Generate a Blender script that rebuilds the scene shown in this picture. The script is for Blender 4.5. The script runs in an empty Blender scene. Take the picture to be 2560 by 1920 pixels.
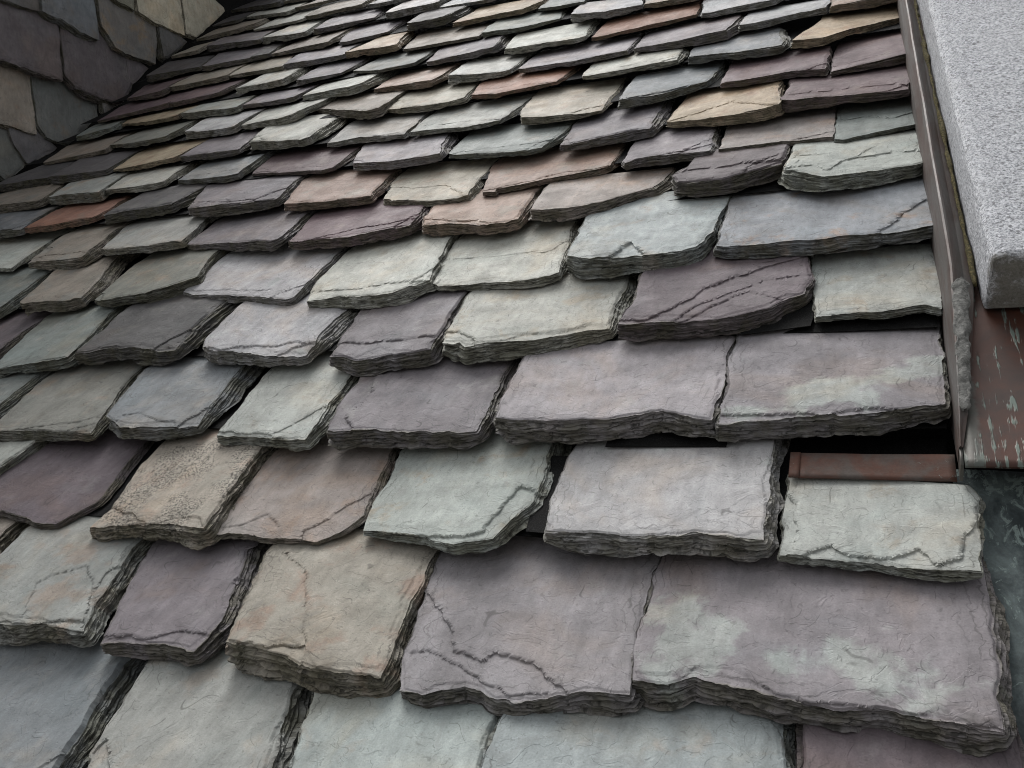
import bpy, math, random
import numpy as np
from mathutils import Matrix, Vector

# ------------------------------------------------------------------ camera, sky, light
scene = bpy.context.scene
RIGHT=(0.924222, 0.275656, -0.264247)
DOWN=(-0.019505, -0.657027, -0.753615)
FWD=(-0.381356, 0.701662, -0.601862)
LENS=31.5596
HC=0.950

S45 = math.sqrt(.5)
ORIGIN = Vector((0, 0, 6.0))                       # roof origin in the world, metres
ROOF = Matrix(((1, 0, 0), (0, S45, -S45), (0, S45, S45)))   # columns: along course, up slope, outward normal
ROOF4 = Matrix.Translation(ORIGIN) @ ROOF.to_4x4()

cam_data = bpy.data.cameras.new('camera')
cam = bpy.data.objects.new('camera', cam_data)
scene.collection.objects.link(cam)
r_, d_, f_ = (ROOF @ Vector(a) for a in (RIGHT, DOWN, FWD))
rot = Matrix((r_, -d_, -f_)).transposed()
cam.matrix_world = Matrix.Translation(ORIGIN + ROOF @ Vector((0, 0, HC))) @ rot.to_4x4()
cam_data.sensor_width = 36
cam_data.lens = LENS
cam_data.clip_start = .02
cam_data.clip_end = 2000
scene.camera = cam

SUN_EL, SUN_AZ = math.radians(60), math.radians(-48)      # azimuth measured from +Y towards +X
world = bpy.data.worlds.new('World')
scene.world = world
world.use_nodes = True
wt = world.node_tree
wt.nodes.clear()
wo = wt.nodes.new('ShaderNodeOutputWorld')
wb = wt.nodes.new('ShaderNodeBackground')
wh = wt.nodes.new('ShaderNodeHueSaturation')
ws = wt.nodes.new('ShaderNodeTexSky')
ws.sky_type = 'NISHITA'
ws.sun_disc = False
ws.sun_elevation = SUN_EL
ws.sun_rotation = SUN_AZ
ws.air_density = 1.0
ws.dust_density = 6.0
ws.ozone_density = 1.0
wh.inputs['Saturation'].default_value = .12       # an overcast, nearly colourless sky
wb.inputs['Strength'].default_value = .145
wt.links.new(ws.outputs[0], wh.inputs['Color'])
wt.links.new(wh.outputs[0], wb.inputs[0])
wt.links.new(wb.outputs[0], wo.inputs[0])

sd = bpy.data.lights.new('sun', 'SUN')
sd.energy = 1.25
sd.angle = math.radians(40)
sd.color = (1, .985, .96)
sun = bpy.data.objects.new('sun', sd)
scene.collection.objects.link(sun)
sdir = Vector((math.sin(SUN_AZ) * math.cos(SUN_EL), math.cos(SUN_AZ) * math.cos(SUN_EL), math.sin(SUN_EL)))
sun.rotation_euler = sdir.to_track_quat('Z', 'Y').to_euler()
sun.location = (0, -4, 14)

vs = scene.view_settings
vs.view_transform = 'Standard'
vs.look = 'None'
vs.exposure = .4
vs.gamma = 1
vs.use_curve_mapping = False
scene.cycles.use_denoising = True
scene.cycles.filter_width = 1.0
scene.cycles.max_bounces = 4
scene.cycles.diffuse_bounces = 3
scene.cycles.glossy_bounces = 2

# ------------------------------------------------------------------ data (metres on the roof plane)
VF={0:0.311,1:0.5164,2:0.744,3:0.9697,4:1.1991,5:1.4419,6:1.6834,7:1.8865,8:2.0659,9:2.2526,10:2.4513,11:2.6421,12:2.7998,13:3.0019,14:3.2083,15:3.4309,16:3.6512,17:3.8567,18:3.9955}
TT={0:0.048,1:0.048,2:0.038,3:0.038,4:0.038,5:0.038,6:0.038,7:0.033,8:0.033,9:0.033,10:0.0313,11:0.03,12:0.0285,13:0.03,14:0.03,15:0.03,16:0.0224,17:0.017,18:0.025}
EX={0:0.2053,1:0.2277,2:0.2257,3:0.2294,4:0.2428,5:0.2415,6:0.2031,7:0.1794,8:0.1867,9:0.1987,10:0.1908,11:0.1577,12:0.2021,13:0.2064,14:0.2226,15:0.2203,16:0.2055,17:0.1388,18:0.2}
# row, left edge (head to tail), tail edge, right edge (tail to head), thickness left, right, colour
SLATES = (
(0,((-1.3694,0.5051),(-1.2411,0.2603),),(),((-0.9953,0.2864),(-1.0209,0.3857),(-1.0534,0.5054),),0.05,0.05,0.0478,'b'),
(0,((-1.005,0.5047),(-0.9824,0.41),(-0.9293,0.2794),),(),((-0.6842,0.315),(-0.7145,0.4109),(-0.7378,0.5),),0.05,0.05,0.038,'g'),
(0,((-0.7028,0.503),(-0.6642,0.3753),(-0.6464,0.307),),(),((-0.4153,0.3389),(-0.429,0.4183),(-0.4366,0.5033),),0.0496,0.0449,0.0051,'bg'),
(0,((-0.4299,0.4978),(-0.4236,0.4136),(-0.4099,0.3272),),(),((-0.0917,0.3559),(-0.102,0.4723),(-0.1091,0.531),),0.0496,0.0433,0.0164,'bg'),
(0,((-0.0913,0.5281),(-0.0852,0.47),(-0.0756,0.3507),),(),((0.1178,0.3546),(0.1207,0.5073),(0.1144,0.5536),),0.0464,0.0427,None,'p'),
(1,((-1.6738,0.7115),(-1.7375,0.5273),),(),((-1.4277,0.527),(-1.4901,0.7319),),0.05,0.0486,0.0298,'t'),
(1,((-1.4503,0.7333),(-1.4354,0.6635),(-1.4089,0.5197),),((-1.2668,0.5113),(-1.194,0.526),),((-1.1138,0.5234),(-1.1511,0.5831),(-1.182,0.7154),),0.0486,0.0406,0.0325,'gt'),
(1,((-1.1667,0.7303),(-1.1316,0.6292),(-1.0773,0.5134),),((-1.0463,0.5228),(-0.9837,0.5254),),((-0.9047,0.5174),(-0.8971,0.5756),(-0.963,0.7314),),0.0257,0.0305,0.0467,'l'),
(1,((-0.8989,0.7184),(-0.8678,0.5986),(-0.8465,0.5304),),((-0.784,0.5226),(-0.7121,0.5123),(-0.6459,0.5058),),((-0.5937,0.5067),(-0.6041,0.5683),(-0.6138,0.6587),(-0.6245,0.7385),),0.05,0.036,0.0095,'tg'),
(1,((-0.6209,0.7453),(-0.6098,0.6804),(-0.5892,0.5531),(-0.5661,0.501),),((-0.5336,0.4905),(-0.4822,0.5135),(-0.4337,0.5038),(-0.3721,0.5115),(-0.3296,0.5236),),((-0.2748,0.5255),(-0.2852,0.5935),(-0.2892,0.7392),),0.0273,0.0348,0.0031,'lw'),
(1,((-0.2813,0.7272),(-0.2843,0.5915),(-0.2744,0.545),),((-0.2345,0.5441),(-0.2039,0.557),(-0.1399,0.5515),(-0.0784,0.5438),(-0.0237,0.5434),(0.0489,0.5377),),((0.1042,0.5316),(0.1082,0.6251),(0.1094,0.7493),),0.0311,0.0337,None,'ls'),
(2,((-1.9002,0.9528),(-1.9643,0.7651),),(),((-1.6649,0.747),(-1.6268,0.945),),0.0342,0.0399,0.0017,'g'),
(2,((-1.6495,0.9686),(-1.6412,0.862),(-1.6549,0.7709),),((-1.5303,0.7581),(-1.4355,0.7454),),((-1.3725,0.7373),(-1.3356,0.8003),(-1.358,0.8885),(-1.3765,0.9842),),0.0207,0.0115,0.0607,'p'),
(2,((-1.3105,0.9761),(-1.3032,0.8964),(-1.2674,0.779),(-1.2729,0.7249),),((-1.2255,0.7335),(-1.1153,0.7374),),((-1.0175,0.7266),(-1.031,0.8292),(-1.0457,0.935),),0.0257,0.0399,0.0069,'ty'),
(2,((-1.0354,0.9531),(-1.0245,0.8258),(-1.0113,0.7332),),((-0.965,0.7395),(-0.8885,0.735),),((-0.8173,0.7327),(-0.7868,0.7597),(-0.7668,0.7999),(-0.7814,0.8544),(-0.8001,0.9688),),0.0141,0.01,0.0276,'to'),
(2,((-0.7715,0.9622),(-0.7582,0.8882),(-0.7594,0.83),(-0.7422,0.7578),),((-0.6905,0.7525),(-0.5783,0.7398),),((-0.5191,0.7474),(-0.5092,0.7865),(-0.4853,0.8356),(-0.4889,0.8723),(-0.4996,0.9534),),0.0134,0.0242,0.0416,'gc'),
(2,((-0.4528,0.9552),(-0.4561,0.8356),(-0.4525,0.805),(-0.4393,0.7623),),((-0.364,0.7592),(-0.2984,0.758),(-0.2227,0.7677),),((-0.1435,0.7599),(-0.1456,0.8546),(-0.1471,0.9528),),0.0273,0.0326,0.0174,'w'),
(2,((-0.1256,0.9171),(-0.1292,0.8315),(-0.1253,0.7516),),((-0.0821,0.7458),(-0.0074,0.7423),),((0.1018,0.7391),(0.111,0.8028),(0.1126,0.8666),(0.097,0.8963),),0.0151,0.0194,None,'ge'),
(3,((-2.0552,1.181),(-2.0746,1.001),),(),((-1.8256,0.9828),(-1.8354,1.1732),),0.0353,0.0268,0.0472,'e'),
(3,((-1.8049,1.1728),(-1.7682,1.0117),(-1.7779,0.9696),),((-1.7165,0.9646),(-1.5797,0.9616),),((-1.4633,0.9618),(-1.5053,1.0813),(-1.548,1.2062),),0.0268,0.0263,0.0322,'eg'),
(3,((-1.5087,1.1929),(-1.4548,1.0128),(-1.3909,0.9729),),((-1.296,0.9771),),((-1.2078,0.9829),(-1.2323,1.0876),(-1.2497,1.1868),),0.0321,0.0273,0.066,'b'),
(3,((-1.177,1.1645),(-1.1612,1.0621),(-1.1467,0.9585),),((-1.0846,0.9491),(-1.0066,0.9432),),((-0.9411,0.9451),(-0.9501,1.024),(-0.966,1.1608),),0.0247,0.0268,0.0385,'ge'),
(3,((-0.9254,1.1446),(-0.9183,1.0673),(-0.8945,0.9551),),((-0.8498,0.9561),(-0.782,0.9628),(-0.6961,0.9594),),((-0.6162,0.9643),(-0.6215,1.0271),(-0.6306,1.1621),),0.0385,0.0257,0.0294,'l'),
(3,((-0.5996,1.1681),(-0.5986,1.0807),(-0.5829,0.9826),),((-0.4929,0.9757),(-0.4008,0.9782),(-0.3529,0.9872),(-0.3158,0.9961),),((-0.2357,0.979),(-0.231,1.0834),(-0.2373,1.1977),),0.0395,0.0358,0.0116,'lw'),
(3,((-0.224,1.1714),(-0.2198,1.0421),(-0.222,0.9696),),((-0.1758,0.9807),(-0.0804,0.9978),(-0.0044,1.0047),),((0.0802,1.0234),(0.0873,1.1095),(0.0864,1.2445),),0.0399,0.03,None,'ls'),
(4,((-2.2874,1.4474),(-2.2941,1.2273),),(),((-2.0338,1.1927),(-2.0462,1.4257),),0.0226,0.0215,0.0374,'p'),
(4,((-2.0406,1.4371),(-1.9791,1.23),(-1.9694,1.1782),),((-1.8421,1.192),),((-1.7293,1.2003),(-1.7644,1.3145),(-1.7969,1.4132),),0.0242,0.0326,0.043,'e'),
(4,((-1.7337,1.429),(-1.7101,1.2133),),((-1.596,1.223),),((-1.4128,1.2065),(-1.4341,1.3215),(-1.4324,1.4177),),0.038,0.0399,0.0626,'d'),
(4,((-1.3734,1.402),(-1.3657,1.2554),(-1.3375,1.2058),),((-1.205,1.1971),),((-1.0692,1.1837),(-1.0812,1.2728),(-1.0741,1.3696),),0.038,0.0273,0.0573,'w'),
(4,((-1.0308,1.3619),(-1.0238,1.2727),(-1.0025,1.1679),),((-0.9289,1.1564),(-0.8703,1.1638),),((-0.7787,1.1713),(-0.7892,1.2642),(-0.7956,1.3797),),0.0316,0.038,0.0191,'l'),
(4,((-0.7794,1.3796),(-0.7702,1.2731),(-0.7578,1.1915),),((-0.7079,1.1728),(-0.6495,1.1931),(-0.526,1.215),),((-0.4487,1.2306),(-0.4565,1.3262),(-0.4632,1.4153),),0.039,0.0263,0.0375,'cy'),
(4,((-0.4216,1.4127),(-0.4181,1.3039),(-0.4271,1.2266),),((-0.3746,1.2234),(-0.3152,1.2225),(-0.2284,1.2457),(-0.1745,1.2675),),((-0.1207,1.3011),(-0.1114,1.3703),(-0.1244,1.4543),),0.0395,0.0353,0.0064,'p'),
(4,((-0.1185,1.4881),(-0.1075,1.3431),(-0.0994,1.2471),),((-0.058,1.2557),(0.005,1.2592),(0.067,1.2672),),((0.0875,1.2532),(0.0928,1.3567),(0.0877,1.4902),),0.0114,0.0157,None,'ge'),
(5,((-2.5194,1.7008),(-2.536,1.4787),),(),((-2.181,1.4159),(-2.2222,1.6498),),0.0252,0.0285,0.0758,'e'),
(5,((-2.1629,1.6393),(-2.0892,1.4293),),((-1.9974,1.442),),((-1.8962,1.4542),(-1.9445,1.5729),(-2.0115,1.6999),),0.0399,0.0301,0.0573,'t'),
(5,((-1.905,1.6665),(-1.8572,1.4446),),((-1.7455,1.4565),),((-1.6427,1.4463),(-1.5621,1.5159),(-1.6189,1.6665),),0.0189,0.0341,-0.0077,'eg'),
(5,((-1.6093,1.6902),(-1.5876,1.4652),),((-1.4019,1.4274),),((-1.2195,1.3981),(-1.2201,1.5127),(-1.2219,1.6356),),0.0213,0.0213,0.0216,'w'),
(5,((-1.2028,1.6449),(-1.1978,1.4944),(-1.1695,1.3829),),((-1.0471,1.3849),(-0.9448,1.3815),),((-0.8774,1.4104),(-0.8926,1.4932),(-0.9208,1.628),),0.0213,0.0346,0.0041,'c'),
(5,((-0.9112,1.6487),(-0.8938,1.5169),(-0.8768,1.4154),),((-0.7618,1.4104),(-0.7224,1.4112),(-0.6489,1.4068),),((-0.5905,1.4139),(-0.6037,1.5249),(-0.6248,1.6445),),0.0163,0.0235,0.0255,'c'),
(5,((-0.59,1.6518),(-0.5801,1.5233),(-0.5768,1.4448),),((-0.5076,1.4453),(-0.4216,1.4478),),((-0.3219,1.461),(-0.3002,1.5369),(-0.2962,1.674),),0.0399,0.0323,0.0124,'bg'),
(5,((-0.29,1.6891),(-0.2859,1.5334),(-0.2852,1.4622),),((-0.2184,1.4666),(-0.1238,1.4621),(-0.0237,1.4635),),((0.0877,1.4768),(0.0917,1.5687),(0.0888,1.669),),0.0257,0.0307,None,'bo'),
(6,((-2.7092,1.9337),(-2.6656,1.7107),),(),((-2.3558,1.6638),(-2.3922,1.7752),(-2.4252,1.9054),),0.0205,0.0114,0.073,'c'),
(6,((-2.357,1.8841),(-2.2824,1.6698),),((-2.1528,1.6562),),((-2.0628,1.6615),(-2.0949,1.7739),(-2.1243,1.8797),),0.0285,0.0307,0.0307,'t'),
(6,((-2.1179,1.9156),(-2.062,1.7744),(-2.0391,1.7094),),((-1.9067,1.7076),),((-1.7418,1.7069),(-1.7677,1.8017),(-1.7875,1.8797),),0.0191,0.0213,0.0104,'g'),
(6,((-1.7692,1.8926),(-1.7447,1.7148),),((-1.5943,1.6891),),((-1.3955,1.6479),(-1.4024,1.7384),(-1.4179,1.827),),0.0169,0.029,0.0224,'l'),
(6,((-1.4024,1.847),(-1.3602,1.6416),),((-1.2473,1.6397),(-1.1305,1.6421),),((-1.025,1.6606),(-1.0253,1.7171),(-1.043,1.7775),),0.023,0.0351,0.0286,'r'),
(6,((-1.0132,1.7793),(-0.994,1.6918),(-0.9872,1.658),),((-0.8294,1.6269),),((-0.7417,1.6288),(-0.7487,1.725),(-0.7547,1.8063),),0.0335,0.0318,0.0275,'o'),
(6,((-0.7262,1.7811),(-0.7158,1.6653),),((-0.6268,1.6725),(-0.5608,1.7007),),((-0.4884,1.7368),(-0.4565,1.7688),(-0.4414,1.8098),),0.0318,0.0196,0.0452,'to'),
(6,((-0.3879,1.8208),(-0.4154,1.7679),(-0.3963,1.7167),),((-0.299,1.7133),),((-0.1883,1.7653),(-0.1835,1.8003),(-0.1808,1.8403),),0.0399,0.0399,0.014,'p'),
(6,((-0.1686,1.8402),(-0.1713,1.708),),((-0.0979,1.6722),(0.0031,1.6926),),((0.0863,1.7099),(0.089,1.7869),(0.088,1.9004),),0.0399,0.0263,None,'ge'),
(7,((-2.8482,2.098),(-2.8012,1.9197),),(),((-2.5187,1.8894),(-2.5409,1.977),(-2.564,2.0566),),0.034,0.0229,0.0179,'b'),
(7,((-2.5369,2.0521),(-2.5068,1.8928),),(),((-2.2454,1.9211),(-2.2426,1.9906),(-2.2621,2.0773),),0.0213,0.0224,0.0685,'O'),
(7,((-2.1807,2.0254),(-2.1723,1.9438),(-2.1616,1.8952),),(),((-1.9322,1.9305),(-1.9305,2.0036),(-1.9193,2.0606),),0.034,0.034,0.0484,'d'),
(7,((-1.9279,2.0993),(-1.8321,1.8812),),((-1.6701,1.8763),),((-1.5282,1.8795),(-1.5451,1.9613),(-1.5597,2.0349),),0.0323,0.029,0.0283,'l'),
(7,((-1.5485,2.0601),(-1.4802,1.8437),),((-1.3456,1.8354),),((-1.2115,1.838),(-1.2276,1.9262),(-1.2405,1.9999),),0.0285,0.023,0.0268,'o'),
(7,((-1.2286,2.0559),(-1.2122,1.9627),(-1.1763,1.8405),),((-1.0273,1.7854),),((-0.9202,1.7877),(-0.9333,1.8971),(-0.9409,2.0127),),0.0202,0.0191,0.0221,'ty'),
(7,((-0.9399,2.0378),(-0.9086,1.8942),(-0.887,1.8084),),((-0.8561,1.8273),(-0.7192,1.8564),),((-0.5869,1.8881),(-0.5917,1.9798),(-0.5892,2.0476),),0.0136,0.0169,0.0358,'o'),
(7,((-0.5554,2.0217),(-0.5527,1.8827),(-0.5389,1.8612),),((-0.5167,1.8853),),((-0.3485,1.8812),(-0.3542,1.9807),(-0.3598,2.0841),),0.0207,0.0241,0.0234,'l'),
(7,((-0.3311,2.0697),(-0.3306,1.894),),((-0.2563,1.8923),(-0.1506,1.8939),),((-0.0888,1.8887),(-0.0905,2.004),(-0.0917,2.0754),),0.0124,0.0119,0.0061,'to'),
(7,((-0.0845,2.1042),(-0.0836,1.8702),),((0.0049,1.8916),),((0.0816,1.9203),(0.0869,2.0053),(0.0895,2.1182),),0.013,0.0113,None,'e'),
(8,((-2.9307,2.1548),(-2.9007,2.0674),),(),((-2.6059,2.0764),(-2.6328,2.1578),(-2.6574,2.2375),),0.034,0.0285,0.0468,'t'),
(8,((-2.6098,2.2244),(-2.5605,2.0861),),(),((-2.3235,2.0643),(-2.3536,2.1544),(-2.3737,2.2413),),0.034,0.0313,0.0033,'gt'),
(8,((-2.3794,2.2612),(-2.3345,2.1057),),((-2.1915,2.088),),((-2.0898,2.0981),(-2.1115,2.1909),(-2.1298,2.2781),),0.0187,0.0198,0.0516,'cy'),
(8,((-2.0747,2.2773),(-2.0474,2.1147),),(),((-1.7864,2.083),(-1.7994,2.18),(-1.8129,2.2689),),0.0158,0.0221,0.0187,'b'),
(8,((-1.815,2.3175),(-1.7639,2.1217),),((-1.573,2.08),),((-1.4382,2.052),(-1.4423,2.1463),(-1.4526,2.2485),),0.01,0.0129,0.0462,'r'),
(8,((-1.426,2.253),(-1.3903,2.1286),(-1.3638,2.051),),((-1.2203,2.0304),),((-1.0852,2.0362),(-1.1167,2.1355),(-1.1482,2.237),),0.0227,0.0233,0.039,'lw'),
(8,((-1.0841,2.2159),(-1.0688,2.0478),),((-0.9028,2.0182),),((-0.7889,2.0059),(-0.7621,2.1222),(-0.7589,2.1737),),0.0181,0.0175,0.0272,'e'),
(8,((-0.7493,2.1878),(-0.7363,2.0016),),((-0.6268,2.0126),),((-0.5133,2.0382),(-0.5162,2.1413),(-0.5201,2.2381),),0.0204,0.0239,0.0446,'l'),
(8,((-0.4671,2.2782),(-0.4712,2.1678),(-0.4762,2.0663),),((-0.3382,2.0423),),((-0.2108,2.0381),(-0.2163,2.1197),(-0.2237,2.1989),),0.0181,0.0319,0.0159,'y'),
(8,((-0.1967,2.1895),(-0.2057,2.0674),),((-0.0765,2.0638),(0.0288,2.0611),),((0.0654,2.0567),(0.0777,2.1418),(0.0872,2.2169),),0.0308,0.0227,None,'r'),
(9,((-2.9356,2.4286),(-2.9731,2.2358),),(),((-2.727,2.2619),(-2.7512,2.3551),(-2.7691,2.4454),),0.034,0.0279,0.0316,'d'),
(9,((-2.7372,2.4301),(-2.6919,2.2463),),(),((-2.4615,2.2665),(-2.4777,2.3565),(-2.4882,2.4486),),0.0336,0.021,0.0201,'d'),
(9,((-2.4871,2.4718),(-2.4349,2.2707),),((-2.3051,2.2651),),((-2.1717,2.2812),(-2.163,2.3435),(-2.1651,2.4118),),0.0122,0.0221,0.0178,'y'),
(9,((-2.1576,2.4542),(-2.1376,2.2791),),(),((-1.8857,2.2651),(-1.9177,2.3795),(-1.9432,2.4832),),0.0244,0.0233,0.031,'l'),
(9,((-1.9113,2.4784),(-1.8674,2.3057),),((-1.7303,2.2664),),((-1.624,2.2653),(-1.632,2.3608),(-1.6422,2.4524),),0.034,0.0279,0.0622,'c'),
(9,((-1.5887,2.477),(-1.5501,2.2381),),((-1.4313,2.254),),((-1.2641,2.2076),(-1.2701,2.2931),(-1.2763,2.3691),),0.0135,0.0198,0.0153,'g'),
(9,((-1.2599,2.3808),(-1.2505,2.2196),),((-1.0655,2.2053),),((-0.9698,2.2194),(-0.9546,2.3087),(-0.9449,2.3917),),0.0164,0.0141,0.0355,'g'),
(9,((-0.9342,2.411),(-0.9145,2.2685),(-0.8941,2.1948),),((-0.8243,2.177),),((-0.6686,2.1944),(-0.6742,2.3184),(-0.6786,2.4459),),0.0221,0.0122,0.0503,'ty'),
(9,((-0.6262,2.3598),(-0.6182,2.1994),),((-0.5112,2.2289),),((-0.4082,2.3002),(-0.4025,2.3803),(-0.3951,2.455),),0.0308,0.0216,0.0351,'b'),
(9,((-0.3684,2.4483),(-0.3669,2.2563),),((-0.2878,2.2612),(-0.1849,2.261),),((-0.1135,2.2366),(-0.1107,2.3069),(-0.1097,2.3723),),0.0141,0.0216,0.0123,'r'),
(9,((-0.0979,2.444),(-0.0989,2.2261),),((0.0048,2.2489),),((0.0808,2.2619),(0.0849,2.3526),(0.0852,2.4522),),0.0133,0.0239,None,'r'),
(10,((-3.0178,2.674),(-2.9167,2.4345),),(),((-2.6234,2.466),(-2.6602,2.5582),(-2.6807,2.6425),),0.0095,0.0172,0.0125,'t'),
(10,((-2.6514,2.6175),(-2.6477,2.5139),),((-2.4789,2.4702),),((-2.3369,2.4721),(-2.3374,2.5669),(-2.3509,2.6603),),0.0122,0.0221,0.0703,'eg'),
(10,((-2.2859,2.6181),(-2.2481,2.4746),),(),((-2.0277,2.4576),(-2.0371,2.5393),(-2.035,2.6192),),0.029,0.0267,0.0117,'w'),
(10,((-2.0455,2.6679),(-2.013,2.4774),),(),((-1.797,2.4741),(-1.7823,2.5508),(-1.7484,2.6047),),0.0155,0.0279,-0.0067,'c'),
(10,((-1.7687,2.6947),(-1.7648,2.5722),),((-1.605,2.4833),),((-1.4312,2.3985),(-1.4295,2.4825),(-1.4377,2.5701),),0.0204,0.0313,0.0054,'t'),
(10,((-1.4451,2.6328),(-1.4163,2.437),),((-1.2969,2.3989),),((-1.1929,2.3956),(-1.1467,2.4265),(-1.165,2.574),),0.0175,0.0187,0.0212,'ty'),
(10,((-1.1509,2.5951),(-1.1218,2.425),),((-1.0379,2.4112),),((-0.8617,2.4406),(-0.8504,2.531),(-0.8455,2.6191),),0.0181,0.0112,0.0656,'O'),
(10,((-0.7911,2.5967),(-0.781,2.4444),),((-0.6382,2.441),),((-0.5069,2.4472),(-0.5111,2.5173),(-0.5149,2.5792),),0.0141,0.0181,0.034,'cy'),
(10,((-0.4793,2.6053),(-0.4758,2.4586),),((-0.3432,2.4267),),((-0.2259,2.4167),(-0.2338,2.4898),(-0.2455,2.5635),),0.021,0.0244,0.0565,'b'),
(10,((-0.1339,2.6336),(-0.2001,2.4305),),((-0.126,2.431),(-0.069,2.4884),),((0.0608,2.5468),(0.0729,2.6231),(0.0825,2.6771),),0.0244,0.0141,None,'y'),
(11,((-3.0126,2.8601),(-2.9015,2.6258),),(),((-2.7614,2.681),(-2.8037,2.7876),),0.0193,0.0233,0.0246,'e'),
(11,((-2.8053,2.8243),(-2.7511,2.7298),),((-2.562,2.6711),),((-2.4287,2.6742),(-2.4379,2.7596),(-2.4236,2.8232),),0.0097,0.0176,0.0135,'y'),
(11,((-2.4349,2.8585),(-2.4171,2.6921),),(),((-2.1307,2.6475),(-2.1674,2.7782),(-2.1775,2.8674),),0.0244,0.0216,0.0186,'g'),
(11,((-2.1632,2.8839),(-2.13,2.6834),),(),((-1.8973,2.6608),(-1.8947,2.7527),(-1.8982,2.8389),),0.0175,0.0175,0.0197,'l'),
(11,((-1.8863,2.8545),(-1.8659,2.6738),),(),((-1.6187,2.6434),(-1.6204,2.7509),(-1.6201,2.8494),),0.0174,0.03,0.0449,'c'),
(11,((-1.5805,2.8393),(-1.5703,2.6552),),(),((-1.3184,2.5865),(-1.3152,2.6754),(-1.3139,2.7696),),0.0147,0.0244,0.0469,'o'),
(11,((-1.2761,2.748),(-1.2604,2.6013),),((-1.1509,2.5728),),((-1.0479,2.5781),(-1.0524,2.6907),(-1.0551,2.7907),),0.03,0.0174,0.0259,'c'),
(11,((-1.0341,2.7951),(-1.0185,2.5756),),((-0.8415,2.5689),),((-0.675,2.5834),(-0.6811,2.7006),(-0.683,2.8002),),0.0152,0.0164,0.0197,'lw'),
(11,((-0.6675,2.8048),(-0.6553,2.5959),),((-0.5134,2.5777),),((-0.3867,2.5805),(-0.3777,2.6635),(-0.3747,2.7491),),0.0164,0.0295,0.0264,'l'),
(11,((-0.3467,2.7848),(-0.3533,2.6208),),((-0.2379,2.6411),),((-0.1241,2.6666),(-0.1199,2.7185),(-0.116,2.7506),),0.0216,0.0227,None,'w'),
(12,((-2.9816,3.0072),(-2.9232,2.7843),),(),((-2.5999,2.8465),(-2.602,2.9315),(-2.597,2.9909),),0.0116,0.0209,0.0262,'r'),
(12,((-2.5816,2.9732),(-2.5663,2.8214),),(),((-2.3533,2.8662),(-2.3441,2.9464),(-2.3419,3.0266),),0.0193,0.0187,0.1042,'r'),
(12,((-2.2433,2.9363),(-2.2482,2.8364),),(),((-2.0412,2.8515),(-2.0434,2.9129),(-2.0525,2.9735),),0.025,0.0285,0.0708,'c'),
(12,((-1.9774,2.9516),(-1.9652,2.8191),),(),((-1.7964,2.8576),(-1.7849,2.9478),(-1.7818,3.0276),),0.0198,0.0118,0.0547,'l'),
(12,((-1.7239,2.9632),(-1.7456,2.8601),),((-1.6051,2.8014),),((-1.4742,2.8055),(-1.4708,2.8923),(-1.4685,2.9772),),0.0118,0.0129,0.0418,'e'),
(12,((-1.4401,2.9585),(-1.4155,2.7824),),((-1.292,2.7874),),((-1.17,2.7959),(-1.1778,2.8603),(-1.1932,2.9379),),0.0164,0.025,0.0423,'l'),
(12,((-1.1408,2.8799),(-1.1177,2.7591),),((-0.9881,2.7637),),((-0.8462,2.7593),(-0.8552,2.8479),(-0.8685,2.9436),),0.0216,0.0152,0.031,'c'),
(12,((-0.8232,2.8806),(-0.8193,2.7475),),((-0.6588,2.778),),((-0.5051,2.8157),(-0.5085,2.9051),(-0.5138,2.9806),),0.0152,0.0147,0.0161,'O'),
(12,((-0.499,2.9356),(-0.4788,2.7762),),((-0.4067,2.7908),),((-0.2695,2.7923),(-0.2676,2.8854),),0.0181,0.0193,0.1588,'w'),
(12,((-0.1083,2.9098),(-0.1125,2.7113),),(),((0.0758,2.6456),(0.0844,2.8185),),0.0106,0.0147,None,'d'),
(13,((-3.0153,3.2323),(-2.9226,2.9934),),(),((-2.7068,2.9714),(-2.7266,3.0525),(-2.7387,3.1322),),0.0137,0.0247,0.018,'r'),
(13,((-2.7143,3.1095),(-2.7054,3.0124),),(),((-2.4145,3.0214),(-2.4323,3.0973),(-2.4431,3.1646),),0.0221,0.0216,-0.0018,'t'),
(13,((-2.4516,3.2295),(-2.4276,3.0459),),(),((-2.1394,3.0206),(-2.1678,3.1168),(-2.2049,3.2149),),0.0152,0.017,0.0166,'ty'),
(13,((-2.164,3.1821),(-2.1289,3.0193),),(),((-1.8603,3.0257),(-1.8744,3.0945),(-1.8811,3.1467),),0.0233,0.0181,0.0357,'lw'),
(13,((-1.8163,3.1359),(-1.8568,3.0322),),(),((-1.6161,2.992),(-1.6482,3.0933),(-1.6781,3.1832),),0.0285,0.0273,0.0368,'y'),
(13,((-1.6358,3.2304),(-1.5889,2.9755),),(),((-1.2808,2.9663),(-1.2913,3.0327),(-1.3035,3.0955),),0.0118,0.0112,0.0207,'t'),
(13,((-1.2749,3.0794),(-1.2629,2.9638),),((-1.1276,2.9658),),((-0.9977,3.0179),(-1.0088,3.0741),(-1.0249,3.1429),),0.0206,0.0114,0.0619,'e'),
(13,((-0.9407,3.0558),(-0.9347,2.9554),),((-0.8071,2.9343),),((-0.6952,2.9575),(-0.7017,2.9968),(-0.7118,3.0471),),0.03,0.0186,0.0086,'w'),
(13,((-0.7031,3.0651),(-0.6889,2.9631),),(),((-0.5103,2.9568),(-0.5209,3.0797),),0.0175,0.0187,None,'t'),
(14,((-3.0288,3.4508),(-2.9527,3.194),),(),((-2.6856,3.2243),(-2.739,3.3677),(-2.7786,3.4901),),0.03,0.0181,0.0285,'d'),
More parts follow.
